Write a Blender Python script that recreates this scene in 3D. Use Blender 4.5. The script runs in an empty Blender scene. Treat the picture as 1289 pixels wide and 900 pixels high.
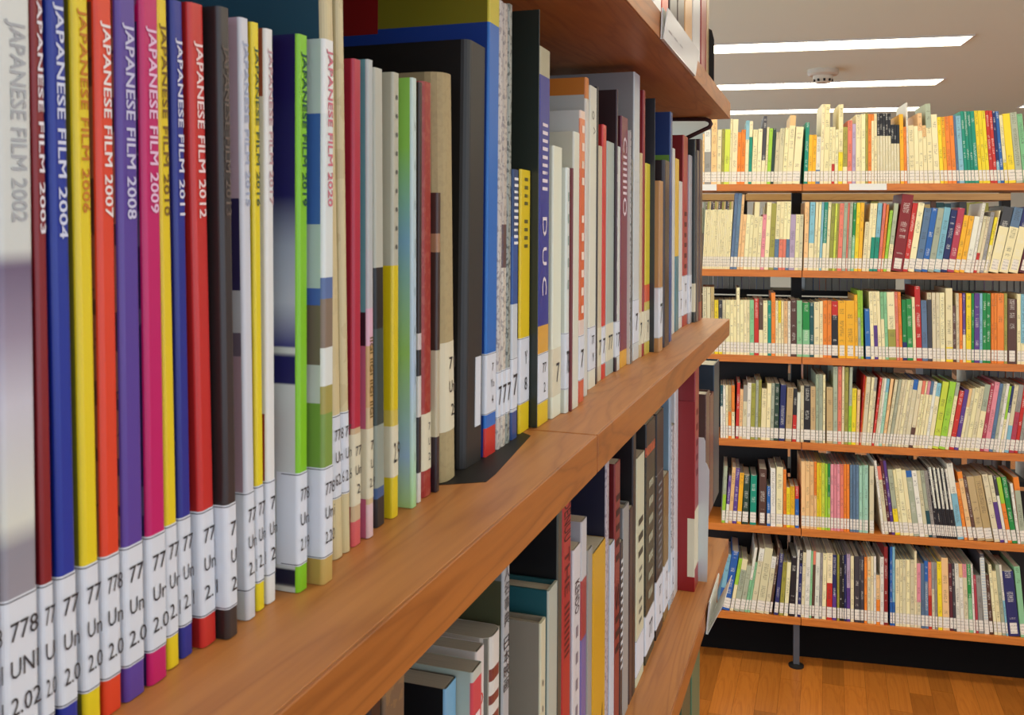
import bpy, math, random
import numpy as np
from mathutils import Matrix, Vector
random.seed(7)
S = bpy.context.scene
COL = S.collection

# ------------------------------------------------------------------ camera
F, CX, CY = 1164.89, 644.5, 277.5            # pinhole of the 1289 x 900 picture (level camera, shifted sensor)
ROT = np.array([[0.94614086, 0.32369202, 0.00639964],
                [0.00281778, 0.01153309, -0.99992952],
                [-0.32374301, 0.94609221, 0.00999983]])   # rows: right, down, forward
EYE = np.array([0.151, 0.0, 0.1419])
cam_data = bpy.data.cameras.new('camera'); cam = bpy.data.objects.new('camera', cam_data); COL.objects.link(cam)
S.camera = cam
cam_data.sensor_width = 36.0; cam_data.sensor_fit = 'HORIZONTAL'
cam_data.lens = F / 1289 * 36
cam_data.shift_y = (CY - 450) / 1289
cam_data.clip_start = 0.01; cam_data.clip_end = 100
cam_data.dof.use_dof = True; cam_data.dof.focus_distance = 1.3; cam_data.dof.aperture_fstop = 45
_r, _d, _f = ROT
cam.matrix_world = Matrix(((_r[0], -_d[0], -_f[0], EYE[0]), (_r[1], -_d[1], -_f[1], EYE[1]),
                           (_r[2], -_d[2], -_f[2], EYE[2]), (0, 0, 0, 1)))
# ------------------------------------------------------------------ world, lamps, exposure
W = bpy.data.worlds.new('room_air'); S.world = W; W.use_nodes = True
W.node_tree.nodes['Background'].inputs[0].default_value = (0.78, 0.95, 1.13, 1)
W.node_tree.nodes['Background'].inputs[1].default_value = 1.5
S.view_settings.view_transform = 'Standard'; S.view_settings.look = 'None'
S.view_settings.gamma = 1; S.view_settings.use_curve_mapping = False
S.view_settings.exposure = 0.14
LAMP_POWER = 8.5
LAMP_RGB = (1.0, 0.93, 0.72)
FLOOR_Z, CEIL_Z = -1.376, 1.30
FA = 0.1159                                   # heading of the far bookcase
FD = np.array([math.cos(FA), math.sin(FA), 0]); FN = np.array([-math.sin(FA), math.cos(FA), 0])
FP = np.array([0.064, 3.3804, 0.0])

def ray(px, py):
    return ROT.T @ np.array([(px - CX) / F, (py - CY) / F, 1.0])
def hit(px, py, n, p0):
    v = ray(px, py); s = ((np.array(p0) - EYE) @ np.array(n)) / (v @ np.array(n)); return EYE + v * s
def hit_z(px, py, z): return hit(px, py, (0, 0, 1), (0, 0, z))
def hit_x(px, py, x): return hit(px, py, (1, 0, 0), (x, 0, 0))

def lin(c, a=1.0):
    f = lambda u: u / 12.92 if u <= .04045 else ((u + .055) / 1.055) ** 2.4
    return (f(c[0] / 255), f(c[1] / 255), f(c[2] / 255), a)

# ------------------------------------------------------------------ helpers
def link(name, mesh, parent=None, mats=()):
    o = bpy.data.objects.new(name, mesh); COL.objects.link(o)
    if parent is not None: o.parent = parent
    if mesh is not None:
        have = list(mesh.materials)
        if not have:
            for m in mats: mesh.materials.append(m)
    return o
def tag(o, label=None, cat=None, group=None, kind=None):
    if label: o['label'] = label
    if cat: o['category'] = cat
    if group: o['group'] = group
    if kind: o['kind'] = kind
    return o
def empty(name, loc=(0, 0, 0), rz=0):
    o = bpy.data.objects.new(name, None); COL.objects.link(o)
    o.location = loc; o.rotation_euler = (0, 0, rz); o.empty_display_size = .05
    return o
def mesh(name, verts, faces, smooth=False, mi=None):
    m = bpy.data.meshes.new(name); m.from_pydata([tuple(map(float, v)) for v in verts], [], faces)
    if mi: m.polygons.foreach_set('material_index', mi)
    if smooth: m.polygons.foreach_set('use_smooth', [True] * len(faces))
    m.update(); return m
def box_vf(x0, x1, y0, y1, z0, z1, off=0):
    v = [(x, y, z) for z in (z0, z1) for x, y in ((x0, y0), (x1, y0), (x1, y1), (x0, y1))]
    f = [(3, 2, 1, 0), (4, 5, 6, 7), (0, 1, 5, 4), (1, 2, 6, 5), (2, 3, 7, 6), (3, 0, 4, 7)]
    return v, [tuple(i + off for i in q) for q in f]
def box(name, x0, x1, y0, y1, z0, z1, mat, parent=None, bev=0.0):
    v, f = box_vf(x0, x1, y0, y1, z0, z1)
    o = link(name, mesh(name, v, f), parent, (mat,))
    if bev:
        b = o.modifiers.new('edge', 'BEVEL'); b.width = bev; b.segments = 2; b.limit_method = 'ANGLE'
    return o
def prism(name, poly, z0, z1, mat, parent=None, axis='z', bev=0.0, smooth=False):
    """polygon in the plane across `axis`, thick from z0 to z1 along it"""
    n = len(poly)
    P = {'z': lambda a, b, c: (a, b, c), 'y': lambda a, b, c: (a, c, b), 'x': lambda a, b, c: (c, a, b)}[axis]
    v = [P(a, b, z0) for a, b in poly] + [P(a, b, z1) for a, b in poly]
    f = [tuple(range(n))[::-1], tuple(range(n, 2 * n))] + [(i, (i + 1) % n, n + (i + 1) % n, n + i) for i in range(n)]
    if axis == 'y': f = [q[::-1] for q in f]
    o = link(name, mesh(name, v, f), parent, (mat,))
    if bev:
        b = o.modifiers.new('edge', 'BEVEL'); b.width = bev; b.segments = 2; b.limit_method = 'ANGLE'
    return o
def tube(name, pts, r, mat, parent=None, res=8):
    c = bpy.data.curves.new(name, 'CURVE'); c.dimensions = '3D'; c.bevel_depth = r; c.bevel_resolution = 3; c.use_fill_caps = True
    s = c.splines.new('POLY'); s.points.add(len(pts) - 1)
    for p, q in zip(s.points, pts): p.co = (*q, 1)
    o = bpy.data.objects.new(name, c); COL.objects.link(o); c.materials.append(mat)
    bpy.context.view_layer.update()
    me = bpy.data.meshes.new_from_object(o.evaluated_get(bpy.context.evaluated_depsgraph_get()))
    bpy.data.objects.remove(o); o = bpy.data.objects.new(name, me); COL.objects.link(o)
    if parent: o.parent = parent
    return o
def lathe(name, prof, mat, parent=None, n=28, loc=(0, 0, 0)):
    v = []; f = []
    for r, z in prof:
        for k in range(n): v.append((r * math.cos(2 * math.pi * k / n), r * math.sin(2 * math.pi * k / n), z))
    for i in range(len(prof) - 1):
        for k in range(n):
            f.append((i * n + k, i * n + (k + 1) % n, (i + 1) * n + (k + 1) % n, (i + 1) * n + k))
    f.append(tuple(range(n))[::-1]); f.append(tuple(range((len(prof) - 1) * n, len(prof) * n)))
    o = link(name, mesh(name, v, f), parent, (mat,)); o.location = loc; return o

# ------------------------------------------------------------------ materials
def new_mat(name, rgb=(200, 200, 200), rough=.5, metal=0.0, spec=None):
    m = bpy.data.materials.new(name); m.use_nodes = True
    b = m.node_tree.nodes['Principled BSDF']
    b.inputs['Base Color'].default_value = lin(rgb); b.inputs['Roughness'].default_value = rough
    b.inputs['Metallic'].default_value = metal
    if spec is not None: b.inputs['Specular IOR Level'].default_value = spec
    return m
class NT:
    def __init__(s, m): s.t = m.node_tree; s.b = s.t.nodes['Principled BSDF']
    def n(s, kind, **kw):
        x = s.t.nodes.new(kind)
        for k, v in kw.items(): setattr(x, k, v)
        return x
    def l(s, a, b): s.t.links.new(a, b)
    def math(s, op, a, b=None, c=None):
        x = s.n('ShaderNodeMath', operation=op)
        for i, v in enumerate((a, b, c)):
            if v is None: continue
            if isinstance(v, (int, float)): x.inputs[i].default_value = v
            else: s.l(v, x.inputs[i])
        return x.outputs[0]
    def mix(s, f, a, b, blend='MIX'):
        x = s.n('ShaderNodeMix', data_type='RGBA', blend_type=blend)
        for i, v in ((0, f), (6, a), (7, b)):
            if isinstance(v, (int, float)): x.inputs[i].default_value = v
            elif isinstance(v, tuple): x.inputs[i].default_value = v
            else: s.l(v, x.inputs[i])
        return x.outputs[2]
def wood(name, c1, c2, c3, axis, rough=.42, bumps=.1):
    """beech veneer, grain running along `axis` (object coordinates)"""
    m = new_mat(name, c1, rough); t = NT(m)
    tc = t.n('ShaderNodeTexCoord'); mp = t.n('ShaderNodeMapping'); t.l(tc.outputs['Object'], mp.inputs[0])
    sc = {'x': (1.3, 12, 12), 'y': (12, 1.3, 12)}[axis]; mp.inputs['Scale'].default_value = sc
    n1 = t.n('ShaderNodeTexNoise'); n1.inputs['Scale'].default_value = 1.5; n1.inputs['Detail'].default_value = 4; n1.inputs['Distortion'].default_value = .7
    t.l(mp.outputs[0], n1.inputs[0])
    wv = t.math('PINGPONG', t.math('MULTIPLY', n1.outputs[0], 9.0), 0.5)
    wv = t.math('POWER', t.math('MULTIPLY', wv, 2.0), 3.0)
    mp2 = t.n('ShaderNodeMapping'); t.l(tc.outputs['Object'], mp2.inputs[0])
    mp2.inputs['Scale'].default_value = {'x': (12, 260, 260), 'y': (260, 12, 260)}[axis]
    n2 = t.n('ShaderNodeTexNoise'); n2.inputs['Scale'].default_value = 1.0; n2.inputs['Detail'].default_value = 3
    t.l(mp2.outputs[0], n2.inputs[0])
    a = t.mix(t.math('MULTIPLY', n1.outputs[0], 1.0), lin(c1), lin(c2))
    a = t.mix(t.math('MULTIPLY', wv, .55), a, lin(c3))
    a = t.mix(t.math('MULTIPLY', t.math('SUBTRACT', n2.outputs[0], .38), .9), a, lin(c3))
    t.l(a, t.b.inputs['Base Color'])
    bp = t.n('ShaderNodeBump'); bp.inputs['Strength'].default_value = bumps; bp.inputs['Distance'].default_value = .0005
    t.l(n2.outputs[0], bp.inputs['Height']); t.l(bp.outputs[0], t.b.inputs['Normal'])
    return m
WOOD_NEAR = wood('beech_veneer', (190, 130, 72), (174, 110, 54), (142, 82, 36), 'y')
WOOD_EDGE = wood('beech_edge', (178, 110, 50), (160, 94, 38), (118, 64, 24), 'y', .38)
WOOD_FAR = wood('beech_far', (214, 128, 50), (200, 112, 38), (176, 92, 28), 'x')
WOOD_PALE = wood('beech_pale', (206, 160, 98), (196, 148, 84), (176, 124, 66), 'x')
STEEL = new_mat('dark_steel', (38, 34, 32), .6, 0, .25)
STEEL_GREY = new_mat('grey_steel', (84, 86, 92), .5, .4)
BLACK_MET = new_mat('black_enamel', (26, 23, 22), .55, 0, .25)
WHITE_MET = new_mat('white_enamel', (196, 202, 204), .45)
MAROON_WIRE = new_mat('brown_enamel', (60, 26, 22), .4, .2)

def pages_mat(name, rgb):
    m = new_mat(name, rgb, .85); t = NT(m)
    tc = t.n('ShaderNodeTexCoord'); mp = t.n('ShaderNodeMapping'); t.l(tc.outputs['Object'], mp.inputs[0]); mp.inputs['Scale'].default_value = (2600, 8, 8)
    n = t.n('ShaderNodeTexNoise'); n.inputs['Scale'].default_value = 1; t.l(mp.outputs[0], n.inputs[0])
    t.l(t.mix(n.outputs[0], lin(rgb), lin(tuple(int(c * .72) for c in rgb))), t.b.inputs['Base Color']); return m
PAGES = pages_mat('page_edges', (214, 206, 186)); PAGES_GREY = pages_mat('grey_page_edges', (170, 168, 156))

# far spines: two printed colours and rows of small characters, driven by each book's own properties
def spine_print(name, ink):
    m = new_mat(name, (200, 200, 200), .42); t = NT(m)
    oi = t.n('ShaderNodeObjectInfo')
    a2 = t.n('ShaderNodeAttribute', attribute_type='OBJECT', attribute_name='lower_colour')
    tk = t.n('ShaderNodeAttribute', attribute_type='OBJECT', attribute_name='thick')
    sp = t.n('ShaderNodeAttribute', attribute_type='OBJECT', attribute_name='split')
    tc = t.n('ShaderNodeTexCoord'); sx = t.n('ShaderNodeSeparateXYZ'); t.l(tc.outputs['Object'], sx.inputs[0])
    base = t.mix(t.math('LESS_THAN', sx.outputs[2], sp.outputs['Fac']), oi.outputs['Color'], a2.outputs['Color'])
    u = t.math('DIVIDE', sx.outputs[0], tk.outputs['Fac'])
    u = t.math('ABSOLUTE', t.math('SUBTRACT', t.math('ABSOLUTE', u), .5))
    col = t.math('LESS_THAN', u, .27)
    rnd = oi.outputs['Random']
    # glyph cells
    cz = t.n('ShaderNodeCombineXYZ'); t.l(t.math('MULTIPLY', sx.outputs[0], 1 / .0017), cz.inputs[0])
    t.l(t.math('MULTIPLY', sx.outputs[2], 1 / .0016), cz.inputs[2]); t.l(t.math('MULTIPLY', rnd, 97.0), cz.inputs[1])
    fl = t.n('ShaderNodeVectorMath', operation='FLOOR'); t.l(cz.outputs[0], fl.inputs[0])
    wn = t.n('ShaderNodeTexWhiteNoise', noise_dimensions='3D'); t.l(fl.outputs[0], wn.inputs[0])
    glyph = t.math('GREATER_THAN', wn.outputs['Value'], .42)
    gap = t.math('LESS_THAN', t.math('FRACT', t.math('MULTIPLY', sx.outputs[2], 1 / .0066)), .78)
    n1 = t.n('ShaderNodeTexNoise', noise_dimensions='2D'); n1.inputs['Scale'].default_value = 1.0
    cn = t.n('ShaderNodeCombineXYZ'); t.l(t.math('MULTIPLY', sx.outputs[2], 26.0), cn.inputs[0]); t.l(t.math('MULTIPLY', rnd, 311.0), cn.inputs[1])
    t.l(cn.outputs[0], n1.inputs[0])
    words = t.math('GREATER_THAN', n1.outputs[0], .52)
    rng = t.math('GREATER_THAN', sx.outputs[2], .056)
    k = t.math('MULTIPLY', t.math('MULTIPLY', glyph, gap), t.math('MULTIPLY', words, t.math('MULTIPLY', rng, col)))
    t.l(t.mix(t.math('MULTIPLY', k, .5), base, lin(ink)), t.b.inputs['Base Color'])
    return m
SP_DARK = spine_print('spine_print_dark_ink', (60, 52, 46)); SP_LIGHT = spine_print('spine_print_white_ink', (235, 230, 215))
def plain_obj():
    m = new_mat('printed_cover', (200, 200, 200), .45); t = NT(m)
    oi = t.n('ShaderNodeObjectInfo'); t.l(oi.outputs['Color'], t.b.inputs['Base Color']); return m
COVER_OBJ = plain_obj()
def label_far():
    m = new_mat('far_call_label', (226, 214, 196), .6); t = NT(m)
    tc = t.n('ShaderNodeTexCoord'); sx = t.n('ShaderNodeSeparateXYZ'); t.l(tc.outputs['Object'], sx.inputs[0])
    oi = t.n('ShaderNodeObjectInfo')
    cz = t.n('ShaderNodeCombineXYZ'); t.l(t.math('MULTIPLY', sx.outputs[0], 1 / .0018), cz.inputs[0]); t.l(t.math('MULTIPLY', sx.outputs[2], 1 / .0028), cz.inputs[2]); t.l(t.math('MULTIPLY', oi.outputs['Random'], 57.0), cz.inputs[1])
    fl = t.n('ShaderNodeVectorMath', operation='FLOOR'); t.l(cz.outputs[0], fl.inputs[0])
    wn = t.n('ShaderNodeTexWhiteNoise', noise_dimensions='3D'); t.l(fl.outputs[0], wn.inputs[0])
    row = t.math('LESS_THAN', t.math('FRACT', t.math('MULTIPLY', t.math('SUBTRACT', sx.outputs[2], .0115), 1 / .0105)), .36)
    k = t.math('MULTIPLY', row, t.math('GREATER_THAN', wn.outputs['Value'], .4))
    ln = t.math('GREATER_THAN', sx.outputs[2], .0437)
    t.l(t.mix(t.math('MULTIPLY', t.math('MAXIMUM', k, ln), .38), lin((232, 222, 206)), lin((70, 60, 60))), t.b.inputs['Base Color'])
    return m
LABEL_FAR = label_far()
LABEL_MAT = new_mat('label_paper', (214, 218, 228), .38); LABEL_CREAM = new_mat('label_paper_old', (214, 206, 180), .45)
LABEL_LINE = new_mat('label_rule', (34, 34, 52), .5)
_cache = {}
def pm(bands, rough=.33, soft=False, h=.2, speck=None, coat=0.08):
    """print in horizontal bands: list of (share of the height from the bottom, colour); speck = (rgb, scale, amount)"""
    key = (str(bands), rough, soft, round(h, 4), str(speck))
    if key in _cache: return _cache[key]
    if not isinstance(bands, list): bands = [(0, bands)]
    m = new_mat('printed_paper', bands[0][1], rough); t = NT(m)
    t.b.inputs['Coat Weight'].default_value = coat; t.b.inputs['Coat Roughness'].default_value = .3
    tc = t.n('ShaderNodeTexCoord'); out = None
    if len(bands) > 1:
        sx = t.n('ShaderNodeSeparateXYZ'); t.l(tc.outputs['Object'], sx.inputs[0])
        cr = t.n('ShaderNodeValToRGB'); cr.color_ramp.interpolation = 'LINEAR' if soft else 'CONSTANT'
        t.l(t.math('DIVIDE', sx.outputs[2], h), cr.inputs[0])
        el = cr.color_ramp.elements
        bands = sorted(bands, key=lambda b: b[0])
        el[0].position = bands[0][0]; el[0].color = lin(bands[0][1]); el[1].position = bands[1][0]; el[1].color = lin(bands[1][1])
        for p, c in bands[2:]:
            e = el.new(p); e.color = lin(c)
        out = cr.outputs[0]
    if speck:
        ns = t.n('ShaderNodeTexNoise'); ns.inputs['Scale'].default_value = speck[1]; ns.inputs['Detail'].default_value = 3
        t.l(tc.outputs['Object'], ns.inputs[0])
        k = t.math('MULTIPLY', t.math('GREATER_THAN', ns.outputs[0], .54), speck[2])
        out = t.mix(k, out if out is not None else lin(bands[0][1]), lin(speck[0]))
    if out is not None: t.l(out, t.b.inputs['Base Color'])
    _cache[key] = m; return m

# ------------------------------------------------------------------ lettering
_glyph = {}
_ink = {}
def ink(rgb):
    if rgb not in _ink: _ink[rgb] = new_mat('ink', rgb, .5)
    return _ink[rgb]
def text_shape(s, bold=0.0):
    k = (s, bold)
    if k in _glyph: return _glyph[k]
    c = bpy.data.curves.new('t', 'FONT'); c.body = s; c.size = 1; c.resolution_u = 2; c.offset = bold; c.space_line = .9
    o = bpy.data.objects.new('t', c); COL.objects.link(o)
    bpy.context.view_layer.update()
    me = bpy.data.meshes.new_from_object(o.evaluated_get(bpy.context.evaluated_depsgraph_get()))
    co = np.empty(len(me.vertices) * 3); me.vertices.foreach_get('co', co); co = co.reshape(-1, 3)
    fs = [tuple(p.vertices) for p in me.polygons]
    bpy.data.objects.remove(o); bpy.data.curves.remove(c); bpy.data.meshes.remove(me)
    co[:, 0] -= co[:, 0].min(); co[:, 1] -= co[:, 1].min()
    _glyph[k] = (co, fs, co[:, 0].max(), co[:, 1].max()); return _glyph[k]
def lettering(name, s, x0, x1, z0, z1, rgb, parent, down=False, y=-.0006, bold=0.0, up=False):
    """flat print in the spine plane, filling x0..x1 and z0..z1; down = reading from top to bottom"""
    co, fs, w, h = text_shape(s, 0.0)
    if bold and down:
        V = []; FS = []
        for j, (ax, az) in enumerate(((0, 0), (.02, .0), (.0, .0035), (.02, .0035))):
            n = len(V); V += [(x0 + (c[1] / h * .96 + ax) * (x1 - x0), y - j * .000012, z1 - (c[0] / w * .99 + az) * (z1 - z0)) for c in co]
            FS += [tuple(i + n for i in f) for f in fs]
        return link(name, mesh(name, V, FS), parent, (ink(rgb),))
    if down: v = [(x0 + c[1] / h * (x1 - x0), y, z1 - c[0] / w * (z1 - z0)) for c in co]
    else: v = [(x0 + c[0] / w * (x1 - x0), y, z0 + c[1] / h * (z1 - z0)) for c in co]
    return link(name, mesh(name, v, fs), parent, (ink(rgb),))

# ------------------------------------------------------------------ one book
def u_path(t, d, r, seg, inset=0.0):
    """from back left, round the spine (y=0), to back right"""
    i = inset; r = max(r - i, .0002); p = [(i, d)]
    for k in range(seg + 1):
        a = math.pi / 2 * k / seg; p.append((i + r - r * math.cos(a), i + r - r * math.sin(a)))
    for k in range(seg + 1):
        a = math.pi / 2 * k / seg; p.append((t - i - r + r * math.sin(a), i + r - r * math.cos(a)))
    p.append((t - i, d)); return p
def shell(name, t, d, z0, z1, c, r, seg, mats, parent, x_off=0.0):
    o1 = u_path(t, d, r, seg); o2 = u_path(t, d, r, seg, c); n = len(o1)
    v = [(x + x_off, y, z) for z in (z0, z1) for x, y in o1] + [(x + x_off, y, z) for z in (z0, z1) for x, y in o2]
    f = []; mi = []
    for k in range(n - 1):
        f.append((k, k + 1, n + k + 1, n + k)); mi.append(1 if k in (0, n - 2) else 0)
        f.append((2 * n + k + 1, 2 * n + k, 3 * n + k, 3 * n + k + 1)); mi.append(1)
        f.append((n + k, n + k + 1, 3 * n + k + 1, 3 * n + k)); mi.append(1 if k in (0, n - 2) else 0)
        f.append((k + 1, k, 2 * n + k, 2 * n + k + 1)); mi.append(1)
    f.append((0, n, 3 * n, 2 * n)); mi.append(1)
    f.append((n - 1, 3 * n - 1, 4 * n - 1, 2 * n - 1)); mi.append(1)
    me = mesh(name, v, f, False, mi)
    for m in mats: me.materials.append(m)
    o = bpy.data.objects.new(name, me); COL.objects.link(o)
    if parent is not None: o.parent = parent
    return o
def pose(o, P, ang, lean, t):
    """P: left front bottom corner when upright; lean > 0 tips the top to the right about the right bottom edge"""
    dx = np.array([math.cos(ang), math.sin(ang), 0])
    if lean > 0:
        p = P + dx * t / max(math.cos(lean), .5); off = -t
    else: p = P; off = 0.0
    o.matrix_world = Matrix.Translation(Vector(p)) @ Matrix.Rotation(ang, 4, 'Z') @ Matrix.Rotation(lean, 4, 'Y')
    return off

# ================================================================== SETTING
def structure(o): o['kind'] = 'structure'; return o
FLOOR_BASE = new_mat('floor_joint', (96, 52, 20), .6)
fl = structure(box('floor', -3.5, 6.5, -2.5, 13, FLOOR_Z - .05, FLOOR_Z - .0012, FLOOR_BASE))
def plank_mat():
    m = wood('parquet', (184, 112, 44), (170, 98, 32), (150, 80, 24), 'y', .3); t = NT(m)
    old = t.b.inputs['Base Color'].links[0].from_socket
    oi = t.n('ShaderNodeObjectInfo'); r = t.math('MULTIPLY_ADD', oi.outputs['Random'], .55, .72)
    cc = t.n('ShaderNodeCombineColor'); [t.l(r, cc.inputs[i]) for i in range(3)]
    t.l(t.mix(1.0, old, cc.outputs[0], 'MULTIPLY'), t.b.inputs['Base Color']); return m
PARQUET = plank_mat()
pw, pl_ = .068, .46
v, f = box_vf(.0004, pw - .0004, .0004, pl_ - .0004, -.004, 0)
plank_mesh = mesh('plank', v, f); plank_mesh.materials.append(PARQUET)
cnt = 0
for i in range(-8, 17):
    offy = random.random() * pl_
    for j in range(8):
        y = 2.35 + offy - pl_ + j * pl_
        if y > 4.3 or cnt >= 230: continue
        o = bpy.data.objects.new('plank', plank_mesh); COL.objects.link(o); o.parent = fl; o.location = (i * pw, y, FLOOR_Z); cnt += 1
# the rest of the strip floor, too far or out of frame
v = []; f = []
def addq(x0, x1, y0, y1):
    n = len(v); v.extend([(x0, y0, FLOOR_Z), (x1, y0, FLOOR_Z), (x1, y1, FLOOR_Z), (x0, y1, FLOOR_Z)]); f.append((n, n + 1, n + 2, n + 3))
for i in range(-48, 90):
    o_ = random.random() * pl_
    for j in range(-9, 24):
        y0 = j * pl_ + o_ - pl_ + .1; y1 = y0 + pl_ - .001
        if -8 <= i < 17 and y1 > 1.85 and y0 < 4.8: continue
        addq(i * pw + .0004, (i + 1) * pw - .0004, y0, y1)
rest = link('floor_strips', mesh('floor_strips', v, f), fl, (PARQUET,)); rest['kind'] = 'stuff'

def plaster(name, rgb):
    m = new_mat(name, rgb, .9); t = NT(m)
    n = t.n('ShaderNodeTexNoise'); n.inputs['Scale'].default_value = 90; n.inputs['Detail'].default_value = 3
    tc = t.n('ShaderNodeTexCoord'); t.l(tc.outputs['Object'], n.inputs[0])
    b = t.n('ShaderNodeBump'); b.inputs['Strength'].default_value = .08; b.inputs['Distance'].default_value = .001
    t.l(n.outputs[0], b.inputs['Height']); t.l(b.outputs[0], t.b.inputs['Normal']); return m
CEIL = plaster('ceiling_paint', (228, 240, 222)); WALLM = plaster('wall_paint', (220, 210, 190))
structure(box('ceiling', -3.5, 6.5, -2.5, 13, CEIL_Z, CEIL_Z + .08, CEIL))
structure(box('wall_back', -3.5, 6.5, 13.0, 13.1, FLOOR_Z - .05, CEIL_Z + .08, WALLM))
structure(box('wall_right', 6.5, 6.6, 5.5, 13.1, FLOOR_Z - .05, CEIL_Z + .08, WALLM))

# ceiling lamps in rows, parallel with the far bookcase
LAMP = bpy.data.materials.new('lamp_diffuser'); LAMP.use_nodes = True
nt = LAMP.node_tree; nt.nodes.remove(nt.nodes['Principled BSDF']); em = nt.nodes.new('ShaderNodeEmission')
em.inputs[0].default_value = (*LAMP_RGB, 1); em.inputs[1].default_value = LAMP_POWER
nt.links.new(em.outputs[0], nt.nodes['Material Output'].inputs[0])
TRIM = new_mat('lamp_trim', (206, 200, 190), .5)
def troffer(xr, yr, ln, label, grp=None):
    """long recessed lamp whose right end is at xr, yr"""
    r = empty('ceiling_lamp', (xr, yr, CEIL_Z), FA); tag(r, label, 'ceiling lamp', grp)
    box('diffuser', -ln, 0, -.14, .14, -.006, -.001, LAMP, r)
    for n, a in (('lamp_trim', (-ln - .012, .012, -.152, -.14)), ('lamp_trim', (-ln - .012, .012, .14, .152)),
                 ('end_cap', (-ln - .012, -ln, -.14, .14)), ('end_cap', (0, .012, -.14, .14))):
        box(n, *a, -.010, 0, TRIM, r)
    return r
ys = [6.12, 7.74, 9.38]
labs = ['nearest and highest long white ceiling lamp above the far bookcase', 'middle long white ceiling lamp just behind the smoke detector',
        'farthest long white ceiling lamp, half hidden behind the top books']
for k, y in enumerate(ys): troffer(.93 + .02 * k, y, 2.5, labs[k])
troffer(4.3, ys[2] + .30, 2.5, 'white ceiling lamp tip showing at the right edge above the books')
OUT = 'ceiling lamps over the aisle, above the frame'
for k, y in enumerate([4.50, 2.88, 1.26, -.36]):
    troffer(.90 - .02 * k, y, 2.5, 'long white ceiling lamp overhead, out of the frame', OUT)
    troffer(4.1 - .02 * k, y + .36, 2.5, 'long white ceiling lamp overhead, out of the frame', OUT)

p = hit_z(1036, 88, CEIL_Z)
sm = empty('smoke_detector', (p[0], p[1], CEIL_Z)); sm.scale = (1.25, 1.25, 1.5); tag(sm, 'round white smoke detector on the ceiling between the lamps', 'smoke detector')
PLASTIC = new_mat('white_plastic', (206, 196, 176), .5)
lathe('base_plate', [(.085, 0), (.085, -.02), (.075, -.028)], PLASTIC, sm)
lathe('sensor_head', [(.055, -.028), (.055, -.045), (.04, -.062)], PLASTIC, sm)
for k in range(5):
    a = 2 * math.pi * k / 10 + 3.6
    g = box('vent_slot', -.006, .006, -.003, .003, -.058, -.046, BLACK_MET, sm); g.location = (.052 * math.cos(a), .052 * math.sin(a), 0); g.rotation_euler = (0, 0, a + math.pi / 2)

# ================================================================== NEAR BOOKCASE
T_UND, T_TH, M_TH, L_Z = .3234, .026, .0263, -.3542
Y_SEAM, Y_TIP = .6278, 1.5299
near = empty('bookcase', (0, 0, FLOOR_Z)); tag(near, 'near wooden bookcase seen along its shelves on the left', 'bookcase')
NB = near
def nbox(name, x0, x1, y0, y1, z0, z1, mat, bev=0.0, parent=None):
    o = box(name, x0, x1, y0, y1, z0 - FLOOR_Z, z1 - FLOOR_Z, mat, parent or NB, bev); return o
EDGES = ((-.32, Y_SEAM - .0012), (Y_SEAM + .0012, Y_TIP))
for (a, b) in EDGES:
    for ztop, th in ((0.0, M_TH), (T_UND + T_TH, T_TH), (L_Z, M_TH), (-.708, M_TH), (-1.06, M_TH), (.70, M_TH)):
        s_ = nbox('shelf_board', -.30, -.0018, a, b, ztop - th, ztop, WOOD_NEAR, .0006)
        nbox('edge_band', -.0018, 0, a, b, ztop - th, ztop, WOOD_EDGE, .0005, s_).location = (0, 0, 0)
nbox('back_panel', -.318, -.306, -.32, Y_TIP, FLOOR_Z + .08, .98, BLACK_MET)
for y in (-.30, Y_SEAM, Y_TIP - .03):
    nbox('post', -.305, -.301, y - .02, y + .02, FLOOR_Z, 1.0, STEEL)
nbox('foot', -.30, -.02, Y_TIP - .05, Y_TIP - .02, FLOOR_Z, FLOOR_Z + .05, STEEL)

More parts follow.
